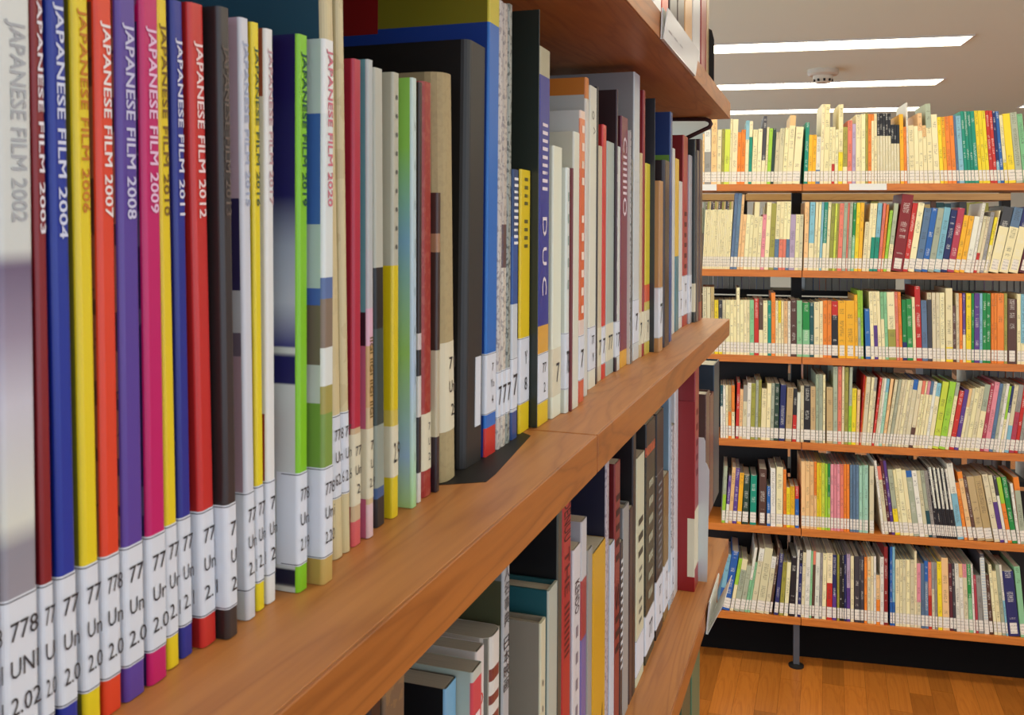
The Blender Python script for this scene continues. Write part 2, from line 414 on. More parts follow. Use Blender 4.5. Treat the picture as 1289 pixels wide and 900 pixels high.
SHELF = {'M': 0.0, 'T': T_UND + T_TH, 'L': L_Z, 'K': -.708}
last = {}
def near_book(kind, label, row, xf, yb, xr, yt, spine, cover=None, xt=None, H=None, front=None, depth=None, hard=False,
              lab=None, call=None, title=None, soft=False, speck=None, cspeck=None, round_=.0016, group=None, rough=.33, at_top=False, pages=None, csoft=False):
    """xf,yb: picture point of the spine's near bottom corner (yb None: from the front plane), xr its far side, yt its top"""
    z0 = SHELF[row]
    if at_top:                                    # bottom out of sight: placed by the top corner
        fx = -.045 if front is None else front
        q = hit_x(xf, yt, fx); y0 = q[1]; y1 = hit_x(xr, yt, fx)[1]; h = (q[2] - z0) if H is None else H; lean = 0
    else:
        if front is None:
            p = hit_z(xf, yb, z0); fx = min(max(p[0], -.056), -.030)
        else: fx = front
        # where the front plane's shelf line is crossed by this picture column
        yy = yb
        for _ in range(30):
            p = hit_x(xf, yy, fx)
            yy += (p[2] - z0) * F / max(.2, math.hypot(p[0] - EYE[0], p[1]))
            if abs(p[2] - z0) < 1e-5: break
        y0 = p[1]; y1 = hit_x(xr, yy, fx)[1]
        if H is not None and xt is None: h = H; lean = 0
        else:
            q = hit_x(xt if xt is not None else xf, yt, fx)
            lean = math.atan2(q[1] - y0, q[2] - z0); h = ((q[2] - z0) / math.cos(lean)) if H is None else H
            if xt is None: lean = 0
    prev = last.get(row)
    if prev:
        py1, plean, ph = prev
        y0 = max(y0, py1 + .0002)
        hh = min(h, ph); top_prev = py1 + hh * math.sin(plean)
        if y0 + hh * math.sin(lean) < top_prev: lean = math.asin(max(-.2, min(.2, (top_prev - y0) / hh + .0005)))
    wd = max(y1 - y0, .0013); t = wd * math.cos(lean)
    last[row] = (y0 + wd, lean, h)
    d = depth or (.15 if h < .235 else .205)
    r = empty(kind, (0, 0, 0)); tag(r, label, 'book', group)
    off = pose(r, np.array([fx, y0, z0 + .0003]), math.pi / 2, lean, t)
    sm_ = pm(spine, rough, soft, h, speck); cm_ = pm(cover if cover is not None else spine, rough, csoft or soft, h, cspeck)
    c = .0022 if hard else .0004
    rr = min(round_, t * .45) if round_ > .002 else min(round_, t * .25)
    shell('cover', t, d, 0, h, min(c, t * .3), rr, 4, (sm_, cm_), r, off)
    k = .003 if hard else .0
    ci = min(c, t * .3) + .00005
    box('page_block', off + ci, off + t - ci, ci + .0012, d - k - .0005, k, h - k - .0002, pages or PAGES, r)
    g = None
    if lab:
        z1_, z2_ = lab[0], lab[1]
        lm = lab[2] if len(lab) > 2 else LABEL_MAT
        sw = .010
        lp = u_path(t + .0003, sw, rr + .00015, 4); li = u_path(t + .0003, sw, rr + .00015, 4, .00012)
        poly = [(x - .00015 + off, y - .00015) for x, y in lp] + [(x - .00015 + off, y - .00015) for x, y in li[::-1]]
        g = prism('call_number_label', poly[::-1], z1_, z2_, lm, r)
        if len(lab) > 3 or lm is LABEL_MAT:
            for zz in (z1_ + .0004, z2_ - .0008):
                poly2 = [(x - .0002 + off, y - .0002) for x, y in u_path(t + .0004, sw * .8, rr + .0002, 4)] + [(x - .0002 + off, y - .0002) for x, y in u_path(t + .0004, sw * .8, rr + .0002, 4, .00014)[::-1]]
                prism('printed_rule', poly2[::-1], zz, zz + .0003, LABEL_LINE, g)
        if call:
            ln = call.split('/'); n = len(ln); zh = (z2_ - z1_) * .80; zb = z1_ + (z2_ - z1_) * .10; u = zh / n
            for i, s in enumerate(ln):
                w = min(t * .90, len(s) * u * .30); xx = off + max(t * .14, (t - w) * .6)
                lettering('call_number', s, xx, min(xx + w, off + t * 1.0), zb + (n - 1 - i) * u + u * .22, zb + (n - 1 - i) * u + u * .72, (42, 40, 46), g, y=-.00045, bold=.012)
    if title:
        for (s, a, b, rgb, wid) in title:
            if ord(s[0]) > 0x2e80:
                x_ = off + t * (1 - wid) / 2; st = h * (b - a) / len(s)
                for i, ch in enumerate(s):
                    lettering('spine_title', ch, x_, x_ + t * wid, h * b - (i + .92) * st, h * b - (i + .05) * st, rgb, r, y=-.00025)
                continue
            xx = off + t * (1 - wid) / 2 + t * .02
            o = lettering('spine_title', s, xx, xx + t * wid, h * a, h * b, rgb, r, down=True, y=-.00025, bold=.006)
    return r

JF = .2187
TROWS = {2002: (22, 283), 2003: (-12, 298), 2004: (2, 304), 2006: (10, 271), 2007: (26, 277), 2008: (28, 279), 2009: (32, 271), 2010: (30, 277),
         2011: (49, 277), 2012: (52, 279), 2013: (57, 273), 2015: (52, 263), 2016: (60, 264), 2017: (62, 262), 2019: (66, 263), 2020: (62, 260)}
def jf(year, word, xf, yb, xr, xt, yt, spine, cover, tcol, call, **kw):
    a_, b_ = TROWS[year]; fx_ = -.046 if year < 2019 else -.042
    hh_ = JF if year < 2010 else max(.15, hit_x(xt, yt, fx_)[2])
    e = hit_x(xt + 3, a_, fx_)[2] / hh_; s = hit_x(xt + 8, b_, fx_)[2] / hh_
    return near_book('yearbook', f'{word} film yearbook of {year} on the near middle shelf', 'M', xf, yb, xr, yt, spine, cover, xt=xt, H=JF if year < 2010 else None,
                     lab=(.0103, .0465), call=call, title=[(f'JAPANESE FILM {year}', s, e, tcol, .60)], group=None, **kw)
near_book('yearbook', 'pale film yearbook cut off by the left edge, beside the 2002 volume', 'M', -28, 940, 4, -40, (200, 196, 200), (120, 90, 140), xt=-46, H=JF, front=-.046, lab=(.0103, .0465), call='778/UNI/2.01')
jf(2002, 'silvery white', 8, 930, 51, -6, -40, [(0, (206, 206, 208)), (.17, (150, 145, 155)), (.27, (140, 138, 150)), (.30, (212, 214, 206)), (.39, (200, 200, 206)), (.44, (196, 194, 208)), (.52, (150, 138, 160)), (.60, (108, 92, 120)), (.62, (206, 210, 208)), (1, (214, 218, 216))],
   (150, 120, 170), (168, 172, 178), '778/UNI/2.02', front=-.046, soft=True)
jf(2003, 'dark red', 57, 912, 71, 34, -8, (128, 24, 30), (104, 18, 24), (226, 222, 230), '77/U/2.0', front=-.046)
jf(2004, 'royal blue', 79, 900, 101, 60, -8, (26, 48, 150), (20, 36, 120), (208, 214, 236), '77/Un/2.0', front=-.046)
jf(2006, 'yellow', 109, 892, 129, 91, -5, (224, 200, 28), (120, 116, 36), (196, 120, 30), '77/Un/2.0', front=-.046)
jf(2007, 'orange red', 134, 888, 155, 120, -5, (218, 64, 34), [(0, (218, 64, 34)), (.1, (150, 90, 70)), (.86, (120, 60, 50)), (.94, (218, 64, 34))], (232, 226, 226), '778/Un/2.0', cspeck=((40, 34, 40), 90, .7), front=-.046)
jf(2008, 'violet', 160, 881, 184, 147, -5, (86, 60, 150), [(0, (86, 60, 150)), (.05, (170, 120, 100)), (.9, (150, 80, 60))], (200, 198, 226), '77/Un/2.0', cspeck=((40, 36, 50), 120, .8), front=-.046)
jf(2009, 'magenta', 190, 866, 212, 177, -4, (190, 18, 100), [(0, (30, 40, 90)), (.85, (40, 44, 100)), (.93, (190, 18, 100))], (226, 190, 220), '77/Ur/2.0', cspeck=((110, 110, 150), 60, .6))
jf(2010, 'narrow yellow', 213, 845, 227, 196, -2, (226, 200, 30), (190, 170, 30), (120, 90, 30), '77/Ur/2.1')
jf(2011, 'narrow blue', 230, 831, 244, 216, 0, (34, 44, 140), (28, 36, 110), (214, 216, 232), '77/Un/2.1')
jf(2012, 'bright red', 256, 818, 274, 238, 3, (196, 44, 40), (160, 34, 32), (238, 214, 214), '77/Un/2.1')  # cover is the spine red darkened, its shade put into the colour
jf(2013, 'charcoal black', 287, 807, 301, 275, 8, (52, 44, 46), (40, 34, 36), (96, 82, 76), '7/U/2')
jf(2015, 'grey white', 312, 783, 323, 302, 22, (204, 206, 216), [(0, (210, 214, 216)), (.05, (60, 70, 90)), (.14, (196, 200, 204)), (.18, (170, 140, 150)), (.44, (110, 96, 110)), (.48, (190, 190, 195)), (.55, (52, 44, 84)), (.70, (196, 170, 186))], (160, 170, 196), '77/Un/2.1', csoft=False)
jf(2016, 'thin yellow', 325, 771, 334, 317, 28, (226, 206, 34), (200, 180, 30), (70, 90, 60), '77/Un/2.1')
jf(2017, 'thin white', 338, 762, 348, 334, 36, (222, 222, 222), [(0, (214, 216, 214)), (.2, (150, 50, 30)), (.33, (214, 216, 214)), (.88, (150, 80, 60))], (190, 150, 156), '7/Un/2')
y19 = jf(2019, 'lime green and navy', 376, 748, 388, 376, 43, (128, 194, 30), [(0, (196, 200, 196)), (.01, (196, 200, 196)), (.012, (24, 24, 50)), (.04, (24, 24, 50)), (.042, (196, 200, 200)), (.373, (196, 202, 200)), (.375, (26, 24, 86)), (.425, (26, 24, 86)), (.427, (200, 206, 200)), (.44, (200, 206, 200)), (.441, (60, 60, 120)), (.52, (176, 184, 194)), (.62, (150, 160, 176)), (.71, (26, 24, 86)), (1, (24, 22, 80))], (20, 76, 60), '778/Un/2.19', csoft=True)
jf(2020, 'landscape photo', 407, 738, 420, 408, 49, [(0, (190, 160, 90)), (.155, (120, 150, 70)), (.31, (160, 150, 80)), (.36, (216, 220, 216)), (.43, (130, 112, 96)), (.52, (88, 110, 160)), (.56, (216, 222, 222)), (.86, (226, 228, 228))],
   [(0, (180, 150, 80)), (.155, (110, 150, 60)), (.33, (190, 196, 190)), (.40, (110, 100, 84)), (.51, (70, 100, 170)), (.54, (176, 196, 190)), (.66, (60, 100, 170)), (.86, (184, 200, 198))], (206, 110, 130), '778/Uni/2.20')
TALLH = .300
nb = near_book
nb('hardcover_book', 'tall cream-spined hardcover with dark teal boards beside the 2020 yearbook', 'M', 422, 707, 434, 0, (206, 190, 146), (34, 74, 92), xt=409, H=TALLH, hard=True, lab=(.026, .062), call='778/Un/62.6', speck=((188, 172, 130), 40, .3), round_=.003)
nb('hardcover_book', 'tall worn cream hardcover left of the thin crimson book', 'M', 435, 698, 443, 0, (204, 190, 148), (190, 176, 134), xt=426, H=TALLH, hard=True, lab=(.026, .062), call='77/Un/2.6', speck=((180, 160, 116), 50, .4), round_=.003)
nb('paperback_book', 'thin crimson paperback with a pale foot, under the dark red block', 'M', 445, 690, 455, 74, [(0, (206, 90, 96)), (.05, (196, 170, 136)), (.24, (176, 34, 62))], (150, 26, 50), xt=445, call='77/Un/2', lab=(.018, .05, LABEL_CREAM))
nb('paperback_book', 'teal-topped paperback with pink cover below, right of the crimson one', 'M', 464, 679, 471, 75, [(0, (210, 180, 186)), (.07, (200, 176, 136)), (.27, (196, 160, 110)), (.40, (214, 170, 190)), (.48, (180, 180, 184)), (.6, (178, 184, 184))], [(0, (196, 100, 130)), (.4, (60, 30, 44)), (.47, (60, 30, 44)), (.47, (104, 158, 168))], xt=463,
   title=[('IIGI IIGI IIGI IIGI', .25, .42, (110, 84, 30), .55)], lab=(.018, .05, LABEL_CREAM), call='7/U/2.9', speck=None)
nb('paperback_book', 'black paperback with green figure and grey wrap-around band above', 'M', 474, 666, 485, 85, [(0, (28, 28, 34)), (.06, (52, 84, 130)), (.085, (140, 150, 140)), (.22, (50, 66, 64)), (.43, (26, 22, 24)), (.565, (182, 182, 170))], xt=471, speck=None, cspeck=None)
nb('paperback_book', 'mustard yellow paperback with grey upper half', 'M', 494, 654, 502, 91, [(0, (216, 192, 30)), (.12, (206, 184, 80)), (.24, (214, 190, 20)), (.565, (180, 178, 160))], xt=495, title=[('. . . . . . . . .', .6, .95, (90, 90, 84), .3)], lab=(.02, .045, LABEL_CREAM), call='2.9')
nb('paperback_book', 'green and blue striped pale paperback left of the red hardcover', 'M', 519, 641, 525, 98, [(0, (160, 206, 140)), (.14, (170, 200, 190)), (.3, (166, 188, 212)), (1, (196, 214, 206))], [(0, (170, 210, 140)), (.12, (150, 180, 210)), (.36, (150, 200, 110)), (.62, (130, 178, 206)), (.84, (146, 206, 90))], xt=519, soft=True, csoft=False, title=[('. . . - . . - . .', .1, .9, (120, 140, 130), .15)])
nb('paperback_book', 'very thin black pamphlet with white patches, beside the red hardcover', 'M', 526.5, 634, 530.5, 104, [(0, (210, 206, 200)), (.07, (40, 34, 36)), (.2, (205, 200, 196)), (.3, (40, 30, 34)), (.36, (200, 190, 190)), (.4, (50, 30, 30))], xt=528)
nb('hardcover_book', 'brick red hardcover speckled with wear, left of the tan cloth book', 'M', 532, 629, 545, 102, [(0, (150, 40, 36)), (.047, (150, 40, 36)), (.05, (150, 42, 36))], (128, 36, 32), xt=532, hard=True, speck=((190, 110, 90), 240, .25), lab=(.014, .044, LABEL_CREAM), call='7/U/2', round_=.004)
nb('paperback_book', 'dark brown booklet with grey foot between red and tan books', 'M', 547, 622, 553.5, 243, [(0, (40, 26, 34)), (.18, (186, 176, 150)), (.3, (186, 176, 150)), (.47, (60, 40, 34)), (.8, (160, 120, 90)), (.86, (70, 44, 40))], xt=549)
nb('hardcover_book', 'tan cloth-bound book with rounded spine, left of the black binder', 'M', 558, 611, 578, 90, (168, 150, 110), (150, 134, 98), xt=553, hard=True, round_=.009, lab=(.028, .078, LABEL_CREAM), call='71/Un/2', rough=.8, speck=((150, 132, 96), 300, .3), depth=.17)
BINDER = nb('hardcover_book', 'big black book with blank charcoal spine wrapped in clear film', 'M', 584, 593, 608, 50, (34, 32, 32), (14, 13, 14), xt=590, hard=True, round_=.005, depth=.235, rough=.45)
_l0 = last['M'][0]
_ch = BINDER.children[0].data.vertices; _a = min(v.co.x for v in _ch); _b = max(v.co.x for v in _ch)
box('call_number_label', _a + (_b - _a) * .52, _a + (_b - _a) * .80, -.0004, .0012, .022, .064, LABEL_MAT, BINDER)
OVER = nb('hardcover_book', 'oversize book with blue spine and yellow and red printed cover', 'M', 611, 577, 624, 0, [(0, (200, 40, 34)), (.055, (24, 104, 190)), (.895, (20, 84, 170)), (.897, (206, 190, 40))], [(0, (24, 60, 140)), (.895, (20, 58, 140)), (.897, (128, 120, 28))], H=.325 * .93, hard=False, depth=.25, lab=(.026, .064), call='7/Yo/4', xt=None)
_mi = OVER.matrix_world.inverted(); bpy.context.view_layer.update(); _o = OVER.location
_ya = OVER.location.y
_pa = hit(445, 20, (0, 1, 0), (0, _ya, 0)); _pb = hit(490, 50, (0, 1, 0), (0, _ya, 0)); _ph = hit(490, -60, (0, 1, 0), (0, _ya, 0))
_fx = min(v.co.x for v in OVER.children[0].data.vertices)
RP = box('red_cover_panel', _fx - .0003, _fx + .0001, max(.02, OVER.location.x - _pb[0]), min(.249, OVER.location.x - _pa[0]), _pb[2], min(_ph[2], .30), new_mat('red_print', (140, 22, 22), .35), OVER)
nb('magazine', 'tall whitish textured magazine spine right of the blue oversize book', 'M', 626, 572, 630.5, -5, (196, 190, 186), H=.29, front=-.050, speck=((120, 110, 120), 300, .6), lab=(.02, .05), call='7')
nb('magazine', 'tall pale magazine with dark lettering specks, second right of blue', 'M', 631.5, 565, 636.5, -5, [(0, (206, 198, 186)), (.4, (90, 60, 60)), (.5, (190, 180, 170))], H=.29, front=-.050, speck=((90, 80, 90), 260, .5), lab=(.02, .05), call='7')
nb('magazine', 'tall grey magazine with dark green printing left of navy white book', 'M', 637.5, 559, 642, -5, (150, 156, 150), H=.292, front=-.050, speck=((50, 60, 56), 280, .8), lab=(.02, .05), call='7')
nb('paperback_book', 'navy and white paperback left of the black-edged yellow one', 'M', 644, 555, 651, 213, [(0, (40, 70, 130)), (.1, (200, 206, 214)), (.5, (40, 80, 150)), (.75, (30, 60, 110))], (210, 210, 214), title=[('lIilIlIliIl', .72, .97, (230, 230, 230), .7)], lab=(.02, .055), call='7')
nb('paperback_book', 'yellow paperback with black edges and a violet tinted label', 'M', 654, 547, 666, 213, (224, 196, 20), (30, 28, 30), lab=(.02, .066), call='Y/8', title=[('lIil IlIl', .70, .97, (90, 84, 30), .35)], xt=None)
SLOT = last['M'][0] + .0006; last['M'] = (SLOT + .0010, last['M'][1], last['M'][2])
nb('hardcover_book', 'tall dark green-black book rising behind the yellow paperback', 'M', 667.5, 541, 672, 0, (40, 46, 40), (34, 42, 36), H=.30, front=-.046, hard=True)
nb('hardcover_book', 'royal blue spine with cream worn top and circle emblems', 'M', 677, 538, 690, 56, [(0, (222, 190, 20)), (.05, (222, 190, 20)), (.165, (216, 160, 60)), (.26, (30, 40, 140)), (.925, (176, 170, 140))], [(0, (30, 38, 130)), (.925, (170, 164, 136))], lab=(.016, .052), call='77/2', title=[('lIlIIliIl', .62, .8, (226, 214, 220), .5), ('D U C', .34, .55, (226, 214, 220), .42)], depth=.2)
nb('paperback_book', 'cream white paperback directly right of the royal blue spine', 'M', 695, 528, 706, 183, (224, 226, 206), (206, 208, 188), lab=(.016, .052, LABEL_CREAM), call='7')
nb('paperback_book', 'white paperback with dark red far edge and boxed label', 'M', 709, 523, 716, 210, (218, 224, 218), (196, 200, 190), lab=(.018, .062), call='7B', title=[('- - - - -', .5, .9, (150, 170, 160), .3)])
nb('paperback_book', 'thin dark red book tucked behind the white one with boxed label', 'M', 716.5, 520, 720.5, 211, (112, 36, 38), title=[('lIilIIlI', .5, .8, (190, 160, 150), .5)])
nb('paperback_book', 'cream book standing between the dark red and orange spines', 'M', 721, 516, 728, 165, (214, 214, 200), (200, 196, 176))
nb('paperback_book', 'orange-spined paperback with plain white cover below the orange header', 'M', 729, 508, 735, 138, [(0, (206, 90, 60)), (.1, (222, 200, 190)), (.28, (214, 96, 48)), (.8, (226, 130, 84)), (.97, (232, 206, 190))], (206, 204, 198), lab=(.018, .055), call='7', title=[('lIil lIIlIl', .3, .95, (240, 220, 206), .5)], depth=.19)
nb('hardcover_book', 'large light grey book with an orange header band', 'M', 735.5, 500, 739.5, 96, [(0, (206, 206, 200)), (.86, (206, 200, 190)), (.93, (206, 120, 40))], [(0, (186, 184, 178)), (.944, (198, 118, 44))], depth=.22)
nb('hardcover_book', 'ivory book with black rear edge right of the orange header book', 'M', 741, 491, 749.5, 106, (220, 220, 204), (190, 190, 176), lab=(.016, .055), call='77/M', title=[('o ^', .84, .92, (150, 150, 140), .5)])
nb('paperback_book', 'thin black-edged spine beside the ivory book', 'M', 750, 484, 752, 108, (40, 34, 36))
nb('paperback_book', 'thin tan paperback left of the bright red spine', 'M', 752.5, 481, 757, 183, (200, 184, 156), (190, 170, 140), lab=(.014, .05, LABEL_CREAM), call='7')
nb('paperback_book', 'thin bright red paperback on the near middle shelf', 'M', 757.5, 478, 762, 156, (204, 40, 40), (180, 40, 34), lab=(.014, .05), call='7')
nb('paperback_book', 'pale grey-green paperback right of the bright red spine', 'M', 763, 474, 772, 177, (170, 184, 178), (160, 172, 166), lab=(.014, .05, LABEL_CREAM), call='77')
nb('hardcover_book', 'dark brown tall hardcover lettered down its spine, behind grey-green book', 'M', 772.5, 470, 776.5, 110, (66, 38, 46), (50, 32, 34), hard=True, title=[('l I l I', .2, .7, (206, 196, 196), .5)], lab=(.014, .05), call='7')
nb('paperback_book', 'thin white paperback left of the maroon spine with yellow foot', 'M', 777, 467, 780, 184, (200, 204, 200), lab=(.014, .05), call='7')
nb('paperback_book', 'maroon paperback with a yellow foot and white lettering', 'M', 781, 464, 789, 145, [(0, (216, 160, 40)), (.065, (216, 160, 40)), (.066, (120, 36, 62))], (84, 30, 40), title=[('CIIlIIlIO', .6, .92, (222, 206, 214), .6)])
nb('paperback_book', 'narrow white spine with black lettering right of the maroon book', 'M', 789.5, 461, 792.5, 162, (216, 212, 204), speck=((60, 50, 50), 200, .7))
nb('paperback_book', 'narrow black and white lettered spine left of the big grey cover', 'M', 793, 459, 796, 200, (110, 112, 112), speck=((30, 28, 30), 180, .8))
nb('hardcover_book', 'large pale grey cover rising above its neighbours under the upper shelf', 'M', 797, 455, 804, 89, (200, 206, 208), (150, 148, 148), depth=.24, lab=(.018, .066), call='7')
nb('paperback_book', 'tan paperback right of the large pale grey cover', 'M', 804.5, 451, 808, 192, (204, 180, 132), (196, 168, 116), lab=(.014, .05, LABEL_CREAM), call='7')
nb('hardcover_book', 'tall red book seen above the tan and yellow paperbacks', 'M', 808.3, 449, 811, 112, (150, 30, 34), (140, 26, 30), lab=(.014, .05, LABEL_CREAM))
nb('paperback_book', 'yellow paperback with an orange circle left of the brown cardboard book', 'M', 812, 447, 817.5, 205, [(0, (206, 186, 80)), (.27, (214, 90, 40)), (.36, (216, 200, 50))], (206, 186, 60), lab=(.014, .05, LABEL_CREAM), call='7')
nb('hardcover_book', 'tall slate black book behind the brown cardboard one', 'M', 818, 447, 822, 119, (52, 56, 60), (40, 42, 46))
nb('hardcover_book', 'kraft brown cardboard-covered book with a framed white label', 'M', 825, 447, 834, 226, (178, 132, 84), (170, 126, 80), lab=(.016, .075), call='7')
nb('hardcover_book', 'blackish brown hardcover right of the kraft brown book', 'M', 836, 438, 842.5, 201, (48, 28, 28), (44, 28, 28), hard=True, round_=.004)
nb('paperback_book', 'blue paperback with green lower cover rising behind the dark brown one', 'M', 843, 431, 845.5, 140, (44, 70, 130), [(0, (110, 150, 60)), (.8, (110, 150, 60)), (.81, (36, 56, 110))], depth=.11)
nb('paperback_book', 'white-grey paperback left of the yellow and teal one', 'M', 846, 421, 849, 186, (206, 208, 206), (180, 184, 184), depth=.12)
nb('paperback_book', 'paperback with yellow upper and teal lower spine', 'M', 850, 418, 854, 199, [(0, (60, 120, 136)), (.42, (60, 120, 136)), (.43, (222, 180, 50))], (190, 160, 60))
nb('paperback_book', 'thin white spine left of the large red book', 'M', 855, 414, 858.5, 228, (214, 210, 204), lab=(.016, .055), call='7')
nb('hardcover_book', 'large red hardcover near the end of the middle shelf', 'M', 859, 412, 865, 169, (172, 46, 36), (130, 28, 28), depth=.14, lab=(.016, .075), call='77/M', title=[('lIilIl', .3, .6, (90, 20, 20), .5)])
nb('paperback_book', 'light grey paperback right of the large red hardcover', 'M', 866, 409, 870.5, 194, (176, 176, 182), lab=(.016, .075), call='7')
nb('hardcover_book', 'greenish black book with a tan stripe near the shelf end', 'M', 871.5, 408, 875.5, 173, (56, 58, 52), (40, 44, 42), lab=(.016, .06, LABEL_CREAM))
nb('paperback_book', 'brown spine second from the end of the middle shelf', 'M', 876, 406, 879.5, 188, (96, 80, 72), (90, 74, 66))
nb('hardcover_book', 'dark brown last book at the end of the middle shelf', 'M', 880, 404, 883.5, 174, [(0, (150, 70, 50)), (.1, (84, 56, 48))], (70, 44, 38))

# ---- books on the lower near shelf (their tops show)
def lo(kind, label, xf, yt, xr, spine, cover=None, **kw):
    kw.setdefault('lab', None)
    return near_book(kind, label, 'L', xf, None, xr, yt, spine, cover, at_top=True, **kw)
lo('hardcover_book', 'dark brown book at the lower left corner under the shelf edge', 466, 872, 480, (40, 32, 32), (36, 28, 28), pages=PAGES_GREY)
lo('hardcover_book', 'brown-grey marbled hardcover in the lower left corner', 484, 858, 510, (112, 92, 72), (96, 80, 64), speck=((150, 120, 80), 120, .5), pages=PAGES_GREY, hard=True)
lo('paperback_book', 'black-covered book with light blue spine on the lower shelf', 561, 869, 575, (118, 170, 204), (20, 22, 26), pages=PAGES_GREY, title=[('l I', .6, .92, (226, 232, 236), .45)])
lo('paperback_book', 'pale green-grey book with a raspberry red spine', 595, 848, 607, [(0, (206, 70, 84)), (.97, (206, 70, 84)), (.975, (190, 196, 186))], (172, 184, 172), pages=PAGES_GREY, front=-.036, title=[('lIi', .6, .9, (240, 220, 220), .45)])
lo('hardcover_book', 'white book with black picture panel and red-dotted spine', 600, 822, 610, (216, 212, 210), [(0, (24, 22, 26)), (.9, (24, 22, 26)), (.945, (206, 204, 204))], pages=PAGES_GREY, title=[('O', .86, .89, (200, 50, 44), .6), ('Ji', .8, .84, (190, 60, 56), .5)])
lo('paperback_book', 'curved white-spined book with reddish brown stripes', 617, 806, 632, [(0, (214, 212, 206)), (.62, (120, 56, 50)), (.66, (214, 212, 206)), (.70, (120, 56, 50)), (.74, (214, 212, 206)), (.77, (120, 56, 50)), (.80, (214, 212, 206)), (.825, (120, 56, 50)), (.85, (214, 212, 206)), (.885, (120, 56, 50)), (.915, (214, 212, 206))], (190, 188, 180), pages=PAGES_GREY, round_=.007)
lo('magazine', 'tall grey volume titled in Japanese characters beside the curved one', 634, 716, 642, (170, 176, 180), [(0, (70, 72, 48)), (.87, (70, 72, 48)), (.9, (110, 118, 120))], H=.300, title=[('日本映画', .66, .78, (30, 30, 32), .8), ('人名事典', .8, .93, (60, 62, 66), .8)])
lo('hardcover_book', 'plain taupe hardcover with cream spine on the lower shelf', 681, 786, 687.5, (206, 204, 176), (150, 142, 128), title=[('. . - . . - .', .2, .8, (60, 56, 48), .4)], hard=True)
lo('hardcover_book', 'teal hardcover with pale green-grey spine behind the taupe one', 691, 745, 702, (176, 184, 172), (38, 92, 100), hard=True)
lo('hardcover_book', 'tall black cover filling the gap left of the red tall spine', 703, 660, 708, (70, 74, 66), (18, 18, 22), H=.305)
lo('hardcover_book', 'tall red spine with black lettering left of the white fencing book', 709, 640, 719, (176, 44, 48), (150, 30, 34), H=.315, title=[('DENUU', .79, .89, (60, 20, 24), .8), ('THE IIlIIlIIl', .5, .77, (90, 24, 28), .6)])
lo('paperback_book', 'white spine lettered KENDO on the lower shelf', 722, 694, 731, (210, 208, 212), (176, 176, 184), title=[('KENDO', .765, .88, (60, 30, 34), .62), ('- - - -', .4, .72, (130, 120, 130), .3)])
lo('paperback_book', 'pale grey boxed book with reddish lower spine right of KENDO', 732.5, 658, 739, [(0, (140, 150, 190)), (.3, (110, 100, 160)), (.6, (160, 60, 66)), (.8, (196, 196, 200))], (170, 170, 176))
lo('paperback_book', 'thin grey book left of the plain yellow cover', 740.5, 694, 746, (150, 150, 146), (150, 150, 148))
lo('paperback_book', 'plain mustard yellow book with a black brush curve', 747, 698, 762.5, (206, 158, 30), (196, 150, 34), title=[(')', .02, .3, (30, 24, 20), .5)])
lo('magazine', 'tall silvery white magazine with small print right of the yellow book', 763.5, 600, 767, (180, 172, 180), (22, 24, 50), H=.312, speck=((90, 70, 90), 260, .5))
lo('paperback_book', 'bluish white paperback left of the tall red lettered spine', 768.5, 687, 774, (196, 204, 218), (150, 160, 180))
lo('hardcover_book', 'tall dark red spine with black gothic lettering', 774.5, 585, 781, (132, 40, 42), (110, 28, 30), title=[('lIlIl SlIl', .3, .88, (50, 18, 22), .7)])
lo('paperback_book', 'black spine with white bold lettering beside the dark red one', 781.3, 684, 784.5, (40, 40, 48), title=[('lIlIIlIIlIIlIl', .3, .9, (206, 206, 210), .8)])
lo('paperback_book', 'light grey hardcover right of the black lettered spine', 785, 641, 792, (150, 152, 152), (120, 122, 124), hard=True)
lo('paperback_book', 'dark brown thin book right of the light grey hardcover', 793, 642, 797, (60, 44, 46))
lo('hardcover_book', 'tall black hardcover left of the cream book with script lettering', 797.5, 547, 801, (34, 30, 34), (24, 22, 26))
lo('paperback_book', 'cream book with handwritten-style lettering on the lower shelf', 802, 578, 811.5, (204, 204, 176), (180, 180, 156), title=[('lIl', .55, .72, (60, 60, 50), .6), ('li lIi', .25, .5, (110, 110, 96), .4)], lab=(.01, .05))
lo('hardcover_book', 'dark green patterned book with an orange disc near its top', 814, 535, 825, [(0, (60, 62, 44)), (.8, (50, 50, 42)), (.86, (190, 80, 40)), (.9, (40, 36, 36))], (30, 28, 30), speck=((24, 26, 22), 160, .7), lab=(.01, .055), call='77', title=[('lIlIIlI', .25, .75, (150, 150, 130), .5)])
lo('hardcover_book', 'black book with a white foot label left of the ochre spine', 827, 522, 835.5, [(0, (30, 28, 30)), (.72, (130, 130, 130)), (.725, (30, 28, 30))], (24, 22, 24), lab=(.012, .07), call='77/L', title=[('lIlIIlIIlIIl', .3, .68, (120, 118, 120), .5)])
lo('paperback_book', 'ochre brown paperback between black and pale blue spines', 836.5, 601, 842, (130, 104, 62), (110, 88, 54), lab=(.012, .07), call='7/L')
lo('paperback_book', 'pale blue cover rising right of the ochre spine', 843, 500, 845.5, (160, 184, 204), (120, 146, 166), lab=(.012, .05))
lo('paperback_book', 'white and black lettered spine left of the plain white one', 846, 537, 849.5, (190, 190, 194), speck=((50, 50, 56), 220, .7), lab=(.012, .07), call='7/L')
lo('paperback_book', 'plain white thin spine left of the big red pair', 850, 490, 854, (214, 214, 216))
lo('hardcover_book', 'shorter of the two big red hardcovers on the lower shelf', 857, 529, 870, (160, 26, 32), (140, 20, 26), lab=(.02, .10, LABEL_CREAM), hard=True, front=-.022, round_=.004)
